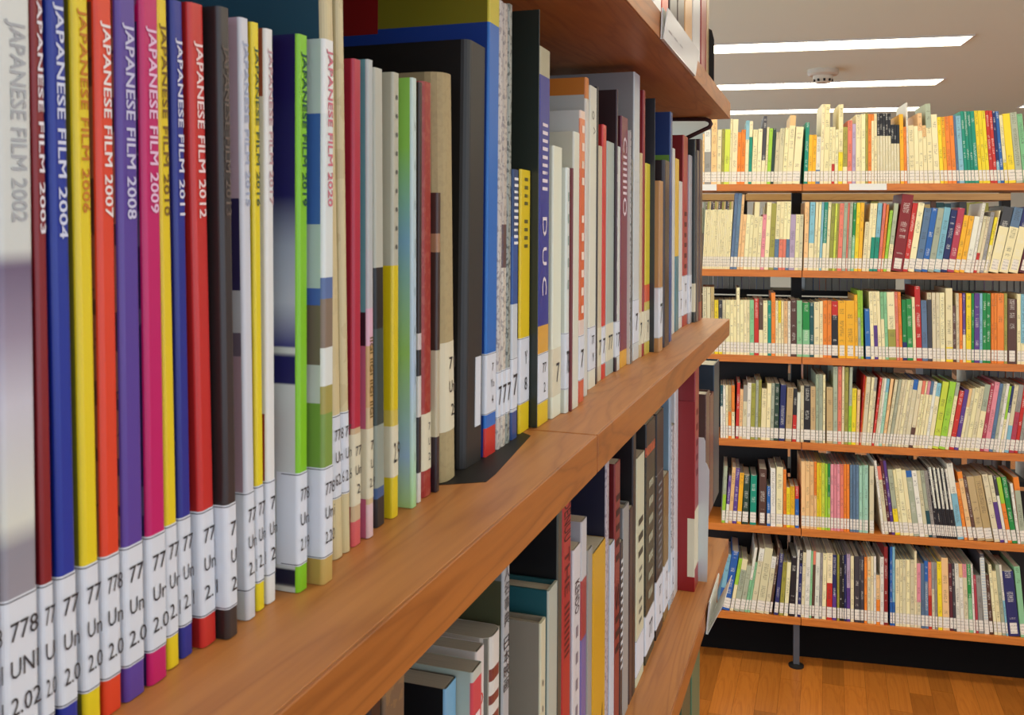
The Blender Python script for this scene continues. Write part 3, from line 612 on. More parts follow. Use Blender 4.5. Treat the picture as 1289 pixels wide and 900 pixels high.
lo('hardcover_book', 'taller big red hardcover against the white book end', 872, 465, 880, (150, 26, 32), (134, 22, 28), lab=(.03, .11, LABEL_CREAM), hard=True, front=-.022, title=[('lIIlI', .5, .8, (110, 20, 26), .5)])
LSLOT = max(last['L'][0] + .0012, 1.233); last['L'] = (LSLOT + .0015, 0, .2)
lo('hardcover_book', 'worn brown leather-bound volume behind the white book end', 889, 497, 893.5, (92, 62, 56), (80, 52, 48), speck=((130, 100, 84), 200, .6), hard=True)
lo('hardcover_book', 'reddish brown leather-bound volume left of the navy one', 894, 499, 898.5, (112, 62, 54), speck=((70, 50, 46), 160, .4), hard=True)
lo('hardcover_book', 'tall navy hardcover last on the lower near shelf', 899, 460, 905.5, (34, 52, 72), (26, 40, 56), hard=True)
# ---- upper near shelf: only the part over the shelf edge shows
last['T'] = None
def up(kind, label, xf, xr, spine, h, cover=None):
    return near_book(kind, label, 'T', xf, 60, xr, 0, spine, cover, H=h, front=-.045)
for a in (('paperback_book', 'white spine leftmost on the upper near shelf', 822, 832, (206, 208, 210), .21),
          ('paperback_book', 'orange red spine above the card holder on the upper near shelf', 833, 841, (200, 70, 44), .21),
          ('hardcover_book', 'charcoal spine on the upper near shelf', 843, 852, (58, 52, 54), .24),
          ('hardcover_book', 'dark brown spine on the upper near shelf', 853, 861, (66, 48, 44), .24),
          ('paperback_book', 'golden tan spine on the upper near shelf', 862, 871, (190, 140, 84), .22),
          ('paperback_book', 'grey-white spine left of the red one on the upper near shelf', 872, 881, (178, 176, 178), .25),
          ('hardcover_book', 'deep red spine on the upper near shelf', 882.5, 889, (140, 22, 26), .25),
          ('paperback_book', 'thin tan last book on the upper near shelf', 889.7, 892, (176, 150, 110), .2)): up(*a)
# ---- green books below the lower shelf
for i, (a, b, c, l) in enumerate(((857, 868, (46, 84, 66), 'dark green book below the lower near shelf, nearer one'), (870, 880, (70, 112, 86), 'grey-green book below the lower near shelf at its end'))):
    near_book('hardcover_book', l, 'K', a, 1010, b, 800, c, H=.27, front=-.03)

# ---- book ends and card holders
be = empty('book_end', (0, 0, 0)); tag(be, 'dark steel book end with its plate under the black book', 'book end')
P_ = [hit_z(x, y, 0.0004)[:2] for x, y in ((545, 612), (612, 606), (624, 596), (668, 548))]
x_in = -.16
yp = SLOT + .0005
poly = [(x_in, P_[0][1]), (P_[0][0] - .004, P_[0][1]), (P_[1][0], P_[1][1]), (P_[2][0], P_[2][1]), (P_[3][0], P_[3][1]), (-.07, yp), (x_in, yp)]
prism('base_plate', poly, .00005, .0003, BLACK_MET, be)
yp = SLOT + .0005
prism('upright_plate', [(x_in, .0003), (-.075, .0003), (-.075, .15), (-.09, .165), (x_in, .165)], last_y := yp - .0004, yp, BLACK_MET, be, axis='y')
# white book end on the lower shelf
wy = LSLOT
we = empty('book_end', (0, wy, L_Z)); tag(we, 'pale grey metal book end with narrow upper tongue beside the red books', 'book end')
def at_y(px, py): 
    q = hit(px, py, (0, 1, 0), (0, wy, 0)); return q[0], q[2] - L_Z
q_ = [at_y(890, 760), at_y(893, 592), at_y(890, 584), at_y(888, 582), at_y(888, 556), at_y(886, 551)]
pts = [(-.12, .0015), (q_[0][0], .0015)] + q_[1:] + [(-.12, q_[-1][1])]
prism('upright_plate', pts, -.0012, .0004, WHITE_MET, we, axis='y')

# black book end closing the upper shelf
ty = max(last['T'][0] + .002, hit_x(896, 70, -.02)[1])
ue = empty('book_end', (0, ty, SHELF['T'])); tag(ue, 'black round-topped book end at the end of the upper near shelf', 'book end')
def at_y2(px, py):
    q = hit(px, py, (0, 1, 0), (0, ty, 0)); return q[0], q[2] - SHELF['T']
q1 = at_y2(892, 34); q2 = at_y2(899, 50)
prism('upright_plate', [(-.12, .001), (q2[0], .001), (q2[0], q2[1]), (q2[0] - .004, q1[1] - .006), (q1[0] - .004, q1[1]), (-.12, q1[1])], -.0008, .0008, BLACK_MET, ue, axis='y')
box('base_plate', -.12, q2[0] - .01, -.0008, .02, .0004, .001, BLACK_MET, ue)
CLEAR = new_mat('acrylic', (236, 238, 238), .2); CLEAR.node_tree.nodes['Principled BSDF'].inputs['Transmission Weight'].default_value = .15
CARD = new_mat('card_paper', (226, 224, 216), .5); CARD2 = new_mat('card_print', (150, 148, 148), .6)
def holder(label, y0, y1, z0, z1, tilt, open_=0.014):
    r = empty('card_holder', (.0006, y0, z0)); tag(r, label, 'card holder'); L = y1 - y0; h = z1 - z0
    prism('back_plate', [(0, 0), (.0012, 0), (.0012 + tilt, h), (tilt, h)], 0, L, CLEAR, r, axis='y')
    prism('card', [(.0014, .001), (.0018, .001), (.0018 + tilt, h - .001), (.0014 + tilt, h - .001)], .002, L - .002, CARD, r, axis='y')
    prism('front_lip', [(.0022, 0), (.0030, 0), (.0030 + open_, h * .98), (.0022 + open_, h * .98)], 0, L, CLEAR, r, axis='y')
    prism('bottom_fold', [(0, -.0008), (.0030, -.0008), (.0030, 0), (0, 0)], 0, L, CLEAR, r, axis='y')
    return r
a = hit_x(832, 25, 0.001); b = hit_x(873, 60, 0.001)
h_ = holder('clear card holder with printed card on the upper shelf edge', a[1], b[1], .3234, .352, .001, .004)
for k in range(3): box('card_print', .0046, .0047, .02 + k * .035, .04 + k * .035, .010, .016, CARD2, h_)
a = hit_x(889, 760, 0.001); b = hit_x(901, 700, 0.001)
holder('white plastic card holder clipped on the lower shelf edge beyond the book end', a[1], b[1], L_Z - .03, L_Z + .012, .004, .02)

# wire support arm under the upper shelf end
wy2 = 1.49
def wp(px, py):
    q = hit(px, py, (0, 1, 0), (0, wy2, 0)); return (q[0], wy2, q[2])
w = tube('wire_book_stop', [wp(820, 150), wp(888, 150), wp(893, 152), wp(895, 156), wp(893, 160), wp(868, 172), wp(850, 180)], .0034, MAROON_WIRE)
tag(w, 'brown bent wire book stop hanging under the upper shelf end', 'book stop')

# ================================================================== FAR BOOKCASE
HZ = [.3081, .0061, -.2957, -.5925, -.8924, -1.2012]
SETB = .010
far = empty('bookcase', (FP[0], FP[1], FLOOR_Z), FA); tag(far, 'far orange-brown bookcase facing the camera, six shelves of books', 'bookcase')
def fbox(name, x0, x1, y0, y1, z0, z1, mat, bev=0, parent=None):
    return box(name, x0, x1, y0, y1, z0 - FLOOR_Z, z1 - FLOOR_Z, mat, parent or far, bev)
for z in HZ:
    for a, b in ((-.92, -.0012), (.0012, .92)):
        fbox('shelf_board', a, b, 0, .20, z - .024, z, WOOD_FAR, .0007)
for x in (-.90, 0, .90):
    fbox('post', x - .018, x + .018, .215, .25, FLOOR_Z + .012, .44, STEEL)
    fbox('foot', x - .016, x + .016, .12, .43, FLOOR_Z + .012, FLOOR_Z + .03, STEEL)
fbox('leg', -.024, -.004, .008, .03, FLOOR_Z + .01, HZ[5] - .024, STEEL_GREY)
lathe('leveling_foot', [(.026, 0), (.026, .006), (.012, .012)], BLACK_MET, far, 20, (-.014, .019, 0))
# the dark rear shelves of the same double-sided case
REARZ = [-.080, -.419, -.748]
for z in REARZ:
    fbox('rear_shelf_board', -.92, .92, .262, .45, z - .018, z, STEEL)
for x in (-.92, .92): pass
for a, b in ((-.88, -.45), (-.44, -.03)):
    fbox('back_plate', a, b, .207, .211, HZ[5], HZ[2] - .03, STEEL)
fbox('back_plate', .03, .88, .207, .211, HZ[5], HZ[4] - .05, STEEL)
fbox('plinth', -.92, .92, .10, .11, FLOOR_Z, HZ[5] - .026, new_mat('plinth_black', (12, 9, 8), .8, 0, .1))
for k_, (za, zb) in enumerate(((-.100, -.29), (-.438, -.59), (-.768, -.89))):
    fbox('back_plate', -.92, .92, .212, .216, zb, za, BLACK_MET)
# white card holders on the far shelf edge
def far_card(label, px0, px1, k):
    s0 = (hit(px0, 235, FN, FP) - FP) @ FD; s1 = (hit(px1, 235, FN, FP) - FP) @ FD
    r = empty('card_holder', (0, 0, 0)); tag(r, label, 'card holder')
    r.location = Vector(FP + FD * s0 - FN * .002 + np.array([0, 0, HZ[k] - .022])); r.rotation_euler = (0, 0, FA)
    box('card', 0, s1 - s0, -.0006, .0006, .001, .022, CARD, r); box('bottom_fold', 0, s1 - s0, -.0014, .0016, 0, .001, CLEAR, r)
far_card('white card on the top shelf edge of the far bookcase, left end', 868, 902, 0)
far_card('white card on the top shelf edge right of the divider', 1069, 1116, 0)

PAL = {'cr': ('cream', (238, 224, 172)), 'pc': ('peach', (236, 190, 130)), 'yg': ('yellow-green', (206, 216, 70)), 'ye': ('yellow', (240, 212, 30)), 'oy': ('orange-yellow', (240, 176, 24)),  # cream stands for whitish covers with the warm light put in
       'or': ('orange', (236, 130, 36)), 'sa': ('salmon', (226, 122, 96)), 'rd': ('red', (196, 40, 26)), 'dr': ('dark red', (136, 22, 22)), 'mr': ('maroon', (92, 30, 36)), 'pk': ('pink', (226, 140, 150)),
       'cm': ('crimson', (176, 56, 74)), 'li': ('lilac', (180, 158, 180)), 'pu': ('purple', (88, 54, 130)), 'nv': ('navy', (30, 36, 92)), 'bl': ('blue', (36, 96, 166)), 'sb': ('sky-blue', (130, 182, 196)),
       'sl': ('slate-blue', (92, 118, 146)), 'te': ('teal', (16, 138, 110)), 'dt': ('dark teal', (24, 74, 78)), 'gr': ('green', (28, 134, 56)), 'lg': ('light green', (132, 190, 138)), 'ol': ('olive', (158, 152, 62)),
       'lm': ('lime', (156, 200, 50)), 'dg': ('dark green', (34, 60, 44)), 'bk': ('black', (28, 24, 26)), 'ch': ('charcoal', (62, 60, 64)), 'gy': ('grey', (150, 146, 136)), 'wh': ('white', (230, 224, 206)),
       'br': ('brown', (90, 58, 42)), 'tn': ('tan', (192, 164, 110)), 'gg': ('grey-green', (168, 174, 146)), 'bg': ('beige', (216, 204, 164)), 'mt': ('mint', (160, 206, 176))}
# each entry: left, right, top (crop pixels), colour[/lower colour:share], lean of the top in crop pixels
ROWS = [
 [((880, 125, 6.138), '''28 42 265 pc 0;42 90 240 wh/gy:.6 0;92 135 135 pc 6;136 168 235 cr 8;170 189 230 ol 10;190 231 232 yg 12;232 246 152 cr 14;247 290 155 cr/cr:.2 15;290 317 255 or 12;318 350 235 or 12;351 378 165 sb/cr:.7 12;379 404 170 cr/te:.75 12;
   405 440 235 cr 15;441 474 230 cr 18;476 503 130 ch/cr:.35 24;504 521 215 cr 22;522 550 225 lm 22;551 574 225 dg 22;575 604 255 bg 24;605 639 225 bg 25;640 671 220 cr 28;672 717 125 pc/cr:.85 30;718 776 215 cr 33;
   808 837 180 te 18;839 868 275 oy 6;869 898 275 oy 4;899 931 290 wh/sl:.3 0;933 958 40 cr -18;960 998 40 cr -18;1000 1021 215 cr -14;1022 1044 215 cr/rd:.35 -14;1046 1071 235 cr -16;1074 1107 40 cr/ye:.4 -22;1109 1144 215 ol/cr:.3 -22;1146 1180 165 sa -22;1182 1209 190 li -22;1211 1245 120 cr -22;1246 1279 120 cr -24'''),
  ((1080, 125, 6.167), '''23 57 115 cr -34;59 78 110 ol -36;79 104 115 or -36;105 125 115 or/cr:.9 -36;127 149 115 cr -38;151 171 112 bk/bg:.68 -38;172 193 112 bk/bg:.68 -38;194 215 112 bk/bg:.68 -38;216 237 112 bk/bg:.68 -38;238 259 112 bk/bg:.68 -38;260 281 200 bk/bg:.68 -34;282 303 200 bk/bg:.68 -34;304 326 200 bk/bg:.68 -34;
   331 361 118 oy -40;362 383 215 or -34;386 400 30 wh -52;402 444 205 cr -38;446 479 210 cr -38;481 513 110 pc/cr:.75 -46;515 544 205 pc/cr:.8 -40;547 588 38 gg/cr:.7 -52;592 638 120 cr -46;641 669 140 ye -46;671 699 140 oy -46;701 734 135 or -46;736 769 130 or -46;771 789 125 sl -48;791 830 130 sb -48;
   833 857 95 te -52;858 883 95 te -52;884 909 95 te -52;910 941 95 te -52;943 970 90 ye -54;972 1000 90 ye -54;1001 1028 90 ye -54;1030 1058 90 rd -54;1059 1085 90 rd -54;1087 1110 95 nv/sb:.3 -54;1112 1138 95 bl -54;1141 1168 125 cr/ye:.3 -54;1171 1228 115 ye -56;1231 1284 105 gg -58;1288 1330 115 lg -58''')],
 [((880, 235, 6.138), ';'.join(f'{25 + 14.1 * i:.0f} {38.4 + 14.1 * i:.0f} {118 - (i % 3) * 3} {["br", "ol", "tn", "ch"][i % 4]}/cr:.88 {28}' for i in range(15)) + ''';237 261 50 sl 44;262 290 50 sl 44;291 311 60 pc 42;313 339 215 pc 26;341 371 215 cr 24;373 399 220 cr 24;401 439 120 cr 30;441 469 230 cr 24;471 499 215 pk 24;501 534 120 cr 18;536 574 130 ol 10;
   576 608 115 cr/sl:.45 5;610 638 115 cr/sa:.45 5;640 664 115 cr/sa:.45 5;666 691 115 cr/sl:.45 5;693 734 215 li 5;736 765 215 cr 5;766 794 215 bg 5;806 838 120 pc 15;840 880 120 sb/cr:.4 20;882 904 120 cr 22;906 924 120 cr 24;926 944 120 sb 24;946 974 120 te/cr:.4 25;976 999 120 cr 25;1001 1029 130 ol 25;1031 1047 130 yg 25;1048 1064 130 ol 25;
   1066 1099 130 sa 22;1101 1129 125 gg 22;1131 1144 125 sa 22;1146 1169 125 gg 23;1171 1194 125 gr/lg:.5 25;1196 1224 125 ye 25;1226 1254 125 oy 25'''),
  ((1080, 235, 6.167), '''29 59 275 cr 30;61 84 130 cr 36;86 114 130 cr/te:.5 38;116 149 130 sb/te:.5 42;151 174 130 sa 48;176 194 140 or 50;196 219 185 lm 54;221 253 130 gg/cr:.4 64;256 344 65 dr 90;346 384 130 rd 82;386 434 130 cr 84;436 489 170 sl 84;491 537 170 bl 84;539 587 170 gg 84;589 639 165 sb 84;641 689 185 nv 84;691 744 170 cm 88;746 784 225 oy 80;786 824 230 oy 80;
   826 869 235 wh 80;871 894 130 wh 100;896 920 230 bg/rd:.35 84;921 944 235 bg 84;946 974 200 gy 88;976 999 240 ye/cr:.5 88;1001 1009 185 cr 100;1011 1088 165 ch/cr:.7 120;1091 1163 170 sl/cr:.7 122;1166 1240 170 nv/cr:.7 122;1244 1310 170 mr 124''')],
 [((880, 345, 6.138), '''28 58 100 bg 0;60 88 100 bg/tn:.5 0;90 117 100 tn 0;119 149 200 ye 0;151 179 200 ch/ye:.3 0;181 204 200 bg 0;206 239 200 cr 0;241 264 200 cr 0;265 289 200 cr 0;291 314 105 cr 0;316 344 200 cr 0;346 368 200 cr 0;369 391 200 cr 0;393 424 200 lg 0;426 461 190 rd 0;463 494 190 br/cr:.45 0;496 529 205 cr 0;531 557 205 te 0;559 589 145 or 0;591 611 205 cr 0;613 634 205 ye/cr:.6 0;636 654 205 cr 0;656 684 210 pc 0;686 707 210 wh 0;709 754 195 br 0;756 796 205 lg 0;
   801 854 220 gr/lg:.5 0;856 887 220 dt 0;889 929 215 cr 0;931 957 210 cr 0;959 989 205 or 0;991 1023 205 or 0;1025 1073 210 rd/bk:.75 0;1076 1134 205 oy -8;1136 1204 205 oy -8;1206 1229 160 oy -16;1231 1269 125 lm/gg:.6 -18'''),
  ((1080, 345, 6.167), '''26 44 130 lm -18;61 99 270 bl -10;102 129 135 cr -22;131 159 135 cr/pu:.5 -22;161 187 135 cr -20;189 214 140 lg/cr:.6 -18;216 239 140 lg -18;241 299 140 cr/ol:.45 -18;301 324 140 sa -18;326 349 140 or -18;351 384 200 gr/nv:.3 -12;386 429 195 gr -12;431 454 180 cr -14;456 499 95 rd -18;501 544 205 sl -12;546 579 145 bg/ch:.9 -10;581 609 145 bg -8;611 639 145 bg -6;641 678 145 cr -6;
   686 739 110 cr/ye:.2 -6;741 764 245 br -6;766 789 150 bg -6;791 814 150 or -6;816 838 150 pu/cr:.4 -4;841 879 150 ye 0;881 902 150 gr 0;904 944 150 pu 0;946 967 150 sb 0;969 998 150 gr 0;999 1029 150 gr 0;1034 1056 150 or 0;1057 1079 150 or 0;1081 1134 150 or/or:.5 0;1136 1159 150 ol 0;1162 1231 195 br 0;1236 1264 155 cr 0;1266 1310 155 sb/cr:.3 0''')],
 [((880, 450, 6.138), '''166 184 215 dt/wh:.6 0;186 204 215 wh 0;206 224 215 cr 0;226 249 215 tn/or:.5 0;251 275 215 or/cr:.5 0;281 304 195 rd 15;306 331 245 pc 8;333 364 215 gy/bg:.7 8;366 394 195 wh 8;396 429 200 ol 8;431 452 178 gg 10;453 474 175 ol 10;476 514 240 cr 10;516 547 200 cr 12;549 574 200 gg 12;576 611 200 dg 12;616 659 210 nv 16;666 714 235 tn 16;719 749 240 bk/rd:.5 8;752 777 270 wh 4;
   783 807 220 bg 4;809 859 215 bk 0;861 899 225 tn 0;901 924 130 gg 2;926 954 130 gg 2;956 974 135 cr 3;986 1034 230 tn 0;1036 1069 70 gg 2;1071 1099 70 sa 4;1101 1119 70 cr 6;1121 1149 75 ol 8;1151 1174 75 gg/lm:.5 14;1176 1209 240 ye 8;1211 1234 250 pc 14;1237 1259 140 rd 40'''),
  ((1080, 460, 6.167), '''2 24 90 or 44;26 59 90 bg 42;61 82 95 cr 48;83 104 95 gy/bg:.8 48;106 124 95 rd 66;126 142 100 bg 66;143 159 100 wh 66;161 184 105 sb/mt:.8 64;186 209 105 pc 70;211 234 112 bg 80;236 259 112 gg 84;261 284 112 bg 84;286 304 112 bg 84;306 329 115 cr 80;331 354 115 bg 80;356 391 112 bl/bg:.85 78;393 424 120 bg/br:.3 80;426 449 122 sa/cr:.8 80;451 464 122 cr 80;466 489 124 pk/cr:.8 80;491 514 126 sl/cr:.8 80;516 539 128 wh 78;541 574 140 sb/cr:.8 76;
   576 624 130 yg 84;626 674 130 lm 90;676 704 135 gg/cr:.8 90;706 744 200 rd 84;746 779 190 pu 82;781 804 180 pc/cr:.7 78;805 829 180 bg 78;831 864 175 cr 78;866 899 165 bg 80;901 944 150 gg/cr:.6 82;946 974 140 cm 80;976 1014 130 pk 78;1016 1044 140 sl 68;1046 1069 140 gg 66;1070 1094 140 wh 66;1096 1114 160 lm/cr:.5 64;1115 1134 160 nv/wh:.6 64;1136 1169 150 bg/sb:.4 64;1171 1209 150 gy/cm:.6 62;1211 1239 150 rd 62;1241 1264 150 gy 60;1266 1310 150 pk/gy:.5 60''')],
 [((880, 560, 6.138), '''173 199 165 gg/lm:.5 22;201 224 240 pu/wh:.4 28;226 254 175 pc 28;256 287 180 pu 28;291 324 215 oy 14;332 377 235 dg 10;392 439 235 te 8;459 514 185 br 8;523 549 320 bl 2;553 591 180 wh 0;595 645 170 cr 4;651 674 190 or 0;676 704 330 ye 0;706 739 320 oy 0;742 771 320 rd/bl:.7 0;
   790 821 125 pc 0;823 854 125 pc 0;856 887 130 pc 0;889 909 130 or/pc:.5 0;911 926 138 ye 0;928 944 140 ye 0;946 971 140 yg 0;973 993 145 lm 0;995 1014 145 gr/lm:.5 0;1016 1039 150 pk 0;1041 1064 150 pk 0;1066 1089 150 pk 0;1091 1117 150 sa 0;1119 1139 150 or 0;1141 1162 150 or 0;1166 1187 155 sl 0;1189 1211 155 sl 0;1213 1234 155 sl 0;1237 1260 160 mt 0;1262 1288 160 mt 0'''),
  ((1080, 570, 6.167), '''12 44 96 mt 0;46 79 96 mt 0;90 124 102 bg 0;190 209 62 wh -66;211 239 105 sa/bg:.8 -68;241 263 60 mr -74;265 288 62 pu -76;291 329 130 gg/ye:.4 -62;331 354 132 cr -62;356 399 125 cr -64;401 434 135 cr -66;436 479 140 bl/gg:.9 -66;481 519 140 wh -66;521 549 140 bg -68;551 579 140 gg/dt:.4 -68;581 609 140 gy -70;612 625 125 bk -92;626 643 115 wh/bk:.42 -92;644 657 127 bk -92;658 675 118 wh/bk:.42 -92;676 689 129 bk -92;690 707 121 wh/bk:.42 -92;708 721 131 bk -92;722 739 124 wh/bk:.42 -92;740 753 133 bk -92;754 771 127 wh/bk:.42 -92;
   776 824 85 wh/sb:.6 -108;827 854 235 or -84;861 899 150 or/pc:.9 -104;902 928 185 br -98;931 989 190 tn -98;992 1052 182 tn -98;1061 1104 170 bg -98;1106 1139 176 bg/pu:.6 -96;1141 1164 178 ch/wh:.7 -94;1166 1199 192 lm/or:.6 -92;1201 1239 190 gr -88;1242 1264 240 wh -62;1266 1310 190 or/gg:.8 -62''')],
 [((880, 665, 6.138), '''142 177 205 sb/bl:.4 72;180 234 180 bl 76;237 264 235 lm/cr:.5 72;267 309 240 cr/gg:.8 58;312 349 290 gg 50;351 372 145 wh/lg:.5 52;374 391 260 lg 46;393 432 150 wh/bg:.8 44;437 499 150 bg 46;503 538 220 wh/bg:.8 60;541 560 150 br 66;577 609 195 nv 34;617 649 260 ol 18;655 685 260 cr 0;693 737 215 bk 0;741 757 165 wh 0;759 784 165 bk/nv:.8 0;786 811 185 bg 0;813 849 165 wh 0;851 867 175 lg 0;869 889 175 sa/br:.8 0;891 924 185 wh 0;926 947 190 gy 0;949 979 190 cr 0;985 1027 190 cr/rd:.55 0;1030 1060 205 nv/pu:.4 0;1067 1084 205 ol 0;1086 1104 205 bk 0;1106 1120 205 bk 0;1122 1139 205 nv 0;1141 1168 200 li/pu:.5 0;1171 1196 215 cr 0;1201 1239 215 ch 0;1241 1275 215 ch 0'''),
  ((1080, 680, 6.167), '''12 46 118 ch 0;50 71 130 or 0;73 99 130 pc/bg:.7 0;101 121 125 cr 0;123 141 125 wh 0;143 171 270 pc/or:.5 0;173 201 130 wh 0;203 232 50 dr 0;249 266 52 bl 0;268 287 52 sb/bl:.3 0;291 324 150 cr 0;326 344 150 cr 0;346 374 150 bg 0;376 404 150 cr 0;406 438 150 bg 0;440 458 85 cr -4;460 489 180 pk/bg:.4 -6;491 519 180 sl -8;521 549 160 bl/sl:.7 -10;551 576 170 sa/rd:.5 -20;578 599 170 gy/bg:.6 -22;601 621 172 gy -26;624 658 165 ye -32;661 713 135 pc -38;716 742 180 mr -38;744 766 180 ch -36;768 799 180 wh -34;801 829 182 pc/wh:.8 -32;831 863 184 pk/bg:.8 -30;866 897 185 gr/lg:.5 -28;
   899 915 185 wh -28;918 938 270 cm -28;941 979 275 gy -40;985 1021 105 ch/wh:.95 -66;1024 1052 270 br -64;1060 1084 190 cr -66;1087 1119 240 cr -66;1122 1150 190 gg -66;1152 1169 192 wh/sb:.5 -66;1173 1259 240 nv -66;1265 1310 205 lg -54''')],
]
ORD = ['first', 'second', 'third', 'fourth', 'fifth', 'sixth', 'seventh', 'eighth', 'ninth', 'tenth', 'eleventh', 'twelfth', 'thirteenth', 'fourteenth', 'fifteenth', 'sixteenth', 'seventeenth', 'eighteenth', 'nineteenth']
TENS = ['', '', 'twent', 'thirt', 'fort', 'fift', 'sixt', 'sevent', 'eight']
def ordinal(n):
    if n < 20: return ORD[n - 1]
    return TENS[n // 10] + 'ieth' if n % 10 == 0 else TENS[n // 10] + 'y-' + ORD[n % 10 - 1]
ROWN = ['top', 'second', 'third', 'fourth', 'fifth', 'bottom']
FRONT = FP + FN * SETB
def lum(c): return .3 * c[0] + .59 * c[1] + .11 * c[2]
def jitter(c, k=7):
    d = random.uniform(-k, k); return tuple(max(0, min(255, x + d + random.uniform(-3, 3))) for x in c)
for ri, row in enumerate(ROWS):
    z0 = HZ[ri]; items = []
    for (ox, oy, sc), txt in row:
        for e in txt.replace('\n', '').split(';'):
            p_ = e.split()
            if len(p_) < 5: continue
            xl, xr, yt, cc, dx = float(p_[0]), float(p_[1]), float(p_[2]), p_[3], float(p_[4])
            X0, X1, YT, DX = ox + xl / sc, ox + xr / sc, oy + yt / sc, dx / sc
            # the picture row where the spine meets its shelf
            q = FRONT.copy(); yb = 450
            for _ in range(20):
                q = hit(X0, yb, FN, FRONT); yb += (q[2] - z0) * F / 3.3
            s0 = (q - FRONT) @ FD; s1 = (hit(X1, yb, FN, FRONT) - FRONT) @ FD
            qt = hit(X0 + DX, YT, FN, FRONT); st = (qt - FRONT) @ FD
            q0 = hit(X0, yb, FN, FRONT)
            lean = math.atan2(st - s0 - .0, qt[2] - z0); h = (qt[2] - z0) / math.cos(lean)
            items.append([s0, s1, h, lean, cc])
    prev = None; nleft = sum(1 for it in items if it[0] < 0)
    for k, (s0, s1, h, lean, cc) in enumerate(items):
        if prev:
            ps1, pl2, ph = prev
            s0 = max(s0, ps1 + .0003)
            hh = min(h, ph); top_prev = ps1 + hh * math.sin(pl2)
            if s0 + hh * math.sin(lean) < top_prev + .0003: lean = math.asin((top_prev + .0003 - s0) / hh)
        if k < len(items) - 1: s1 = min(s1, items[k + 1][0] - .0003)
        w = max(s1 - s0, .003); t = w * math.cos(lean)
        prev = (s0 + w, lean, h)
        c1, _, low = cc.partition('/'); name1, rgb = PAL[c1]; rgb = jitter(rgb)
        if low: lc, sh = low.split(':'); name2, rgb2 = PAL[lc]; sh = float(sh) * h
        else: name2, rgb2, sh = None, rgb, 0.0
        if abs(lean) < .012: lean_w = ''
        else: lean_w = ' leaning right' if lean > 0 else ' leaning left'
        size = 'thick' if t > .022 else 'slim' if t < .010 else 'medium'
        kind = 'hardcover_book' if (t > .017 and c1 not in ('cr', 'bg', 'pc', 'wh')) else 'thick_paperback' if t > .0155 else 'paperback_book' if t > .0095 else 'slim_paperback'
        side = 'left' if k < nleft else 'right'; nth = nleft - k if k < nleft else k - nleft + 1
        colw = name1 if name2 in (None, name1) else f'{name1} and {name2}'
        label = f'{size} {colw} book{lean_w}, {ordinal(nth)} {side} of divider, far {ROWN[ri]} shelf'
        gm = .45 if c1 in ('tn', 'gy') else .0
        spm = SP_LIGHT if lum(rgb) < 105 else SP_DARK
        d = min(.165, .7 * h + .01)
        o = shell(kind, t, d, 0, h, .0009, min(.0014, t * .3), 2, (spm, COVER_OBJ), None, 0)
        off = 0.0
        if lean > 0:
            for v_ in o.data.vertices: v_.co.x -= t
            off = -t
        pose(o, FRONT + FD * s0 + np.array([0, 0, z0 + .0002]), FA, lean, t)
        tag(o, label, 'book', f'books on the far {ROWN[ri]} shelf')
        o.color = lin(rgb); o['lower_colour'] = [float(x) for x in lin(rgb2)[:3]]; o['thick'] = float(t); o['split'] = float(sh)
        box('page_block', off + .001, off + t - .001, .0022, d - .001, .0005, h - .0012, PAGES_GREY if random.random() < .3 else PAGES, o)
        lh0 = .0085; lh1 = .0445
        lw = .0006 if not (kind == 'hardcover_book' and t > .024) else t * .18
        if cc == 'ch/wh:.95':
            for i_ in range(22):
                zz = .05 + i_ * (h - .06) / 22
                box('binding_ring', off + t * .1, off + t * .9, -.0035, .001, zz, zz + .0035, WHITE_MET, o)
        box('call_number_label', off + lw, off + t - lw, -.0003, -.00002, lh0, lh1, LABEL_FAR, o)

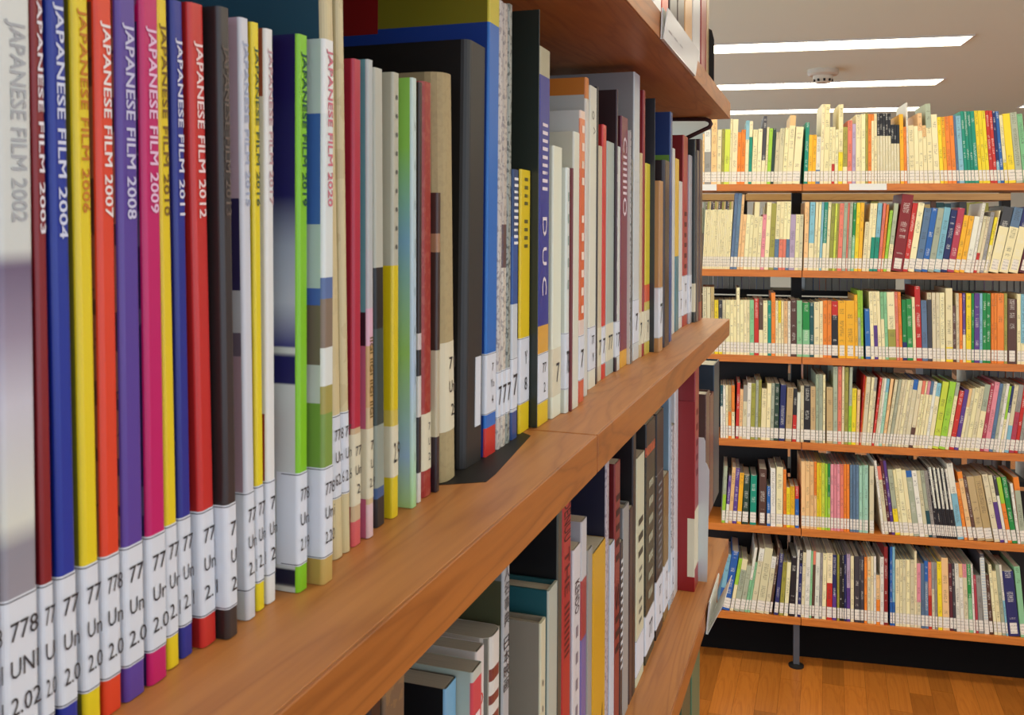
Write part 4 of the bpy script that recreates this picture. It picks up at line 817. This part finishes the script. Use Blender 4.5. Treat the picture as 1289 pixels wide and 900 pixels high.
# books standing on the rear shelves, only their lower page edges show through the gaps
REAR_PAL = ['ch', 'gy', 'bk', 'li', 'bk', 'or', 'bl', 'nv', 'wh', 'dg', 'rd', 'br', 'ch', 'bk', 'wh', 'bk']
gapn = ['second', 'third', 'fourth']
for gi, z in enumerate(REARZ):
    s = -.86 if gi < 1 else .03; n = 0
    while s < .88:
        t = random.uniform(.014, .03); h = random.uniform(.19, .25)
        if random.random() < (.06 if gi < 2 else .3): s += random.uniform(.02, .06); continue
        if -.04 < s < .03 or -.04 < s + t < .03: s = .035
        nm, rgb = PAL[random.choice(REAR_PAL)]; n += 1
        o = shell('library_volume', t, .13, 0, h, .0009, .001, 2, (COVER_OBJ, COVER_OBJ), None)
        # fore-edge towards us, spine on the far side
        p = FP + FD * (s + t) + FN * (.275 + .13) + np.array([0, 0, z + .0003])
        o.matrix_world = Matrix.Translation(Vector(p)) @ Matrix.Rotation(FA + math.pi, 4, 'Z')
        o.color = lin(rgb)
        box('page_block', .001, t - .001, .002, .128, .001, h - .001, PAGES_GREY, o)
        tag(o, f'{nm} book backside in gap under far {gapn[gi]} shelf, {ordinal(n)} from left', 'book', 'books on the rear side of the far bookcase')
        s += t + .001

# a further bookcase in the next aisle, seen through the gap under the top shelf
D2 = .88
far2 = empty('bookcase', (FP[0] + FN[0] * D2, FP[1] + FN[1] * D2, FLOOR_Z), FA); tag(far2, 'pale wooden bookcase in the next aisle, glimpsed under the top shelf', 'bookcase')
for z in (.308, .0, -.302):
    for a, b in ((-1.3, -.18), (-.16, .92)):
        box('shelf_board', a, b, 0, .22, z - .028 - FLOOR_Z, z - FLOOR_Z, WOOD_PALE, far2, .0008)
for x in (-1.31, -.17, .93):
    box('post', x - .018, x + .018, .10, .14, 0, .45 - FLOOR_Z, STEEL, far2)
F2 = FP + FN * D2
s = -1.2; n = 0
while s < .88:
    t = random.uniform(.02, .034); h = random.uniform(.238, .276)
    if not (-.19 < s < -.12 or -.19 < s + t < -.12):
        nm, rgb = PAL[random.choice(['ch', 'tn', 'gy', 'gg', 'cr', 'tn', 'ol', 'br', 'dg', 'dt'] if s > .1 else ['cr', 'tn', 'bg', 'gg', 'br'])]; n += 1  # darker choice towards the right: dim light there put into the colours
        o = shell('library_volume', t, .15, 0, h, .0009, .001, 2, (COVER_OBJ, COVER_OBJ), None)
        pose(o, F2 + FD * s + FN * .012 + np.array([0, 0, .0002]), FA, 0, t); o.color = lin(jitter(rgb))
        box('page_block', .001, t - .001, .002, .148, .001, h - .001, PAGES, o)
        tag(o, f'{nm} book in the next aisle behind top shelf gap, {ordinal(n)} from left', 'book', 'books in the next aisle')
    s += t + .001
print('objects', len(bpy.data.objects))
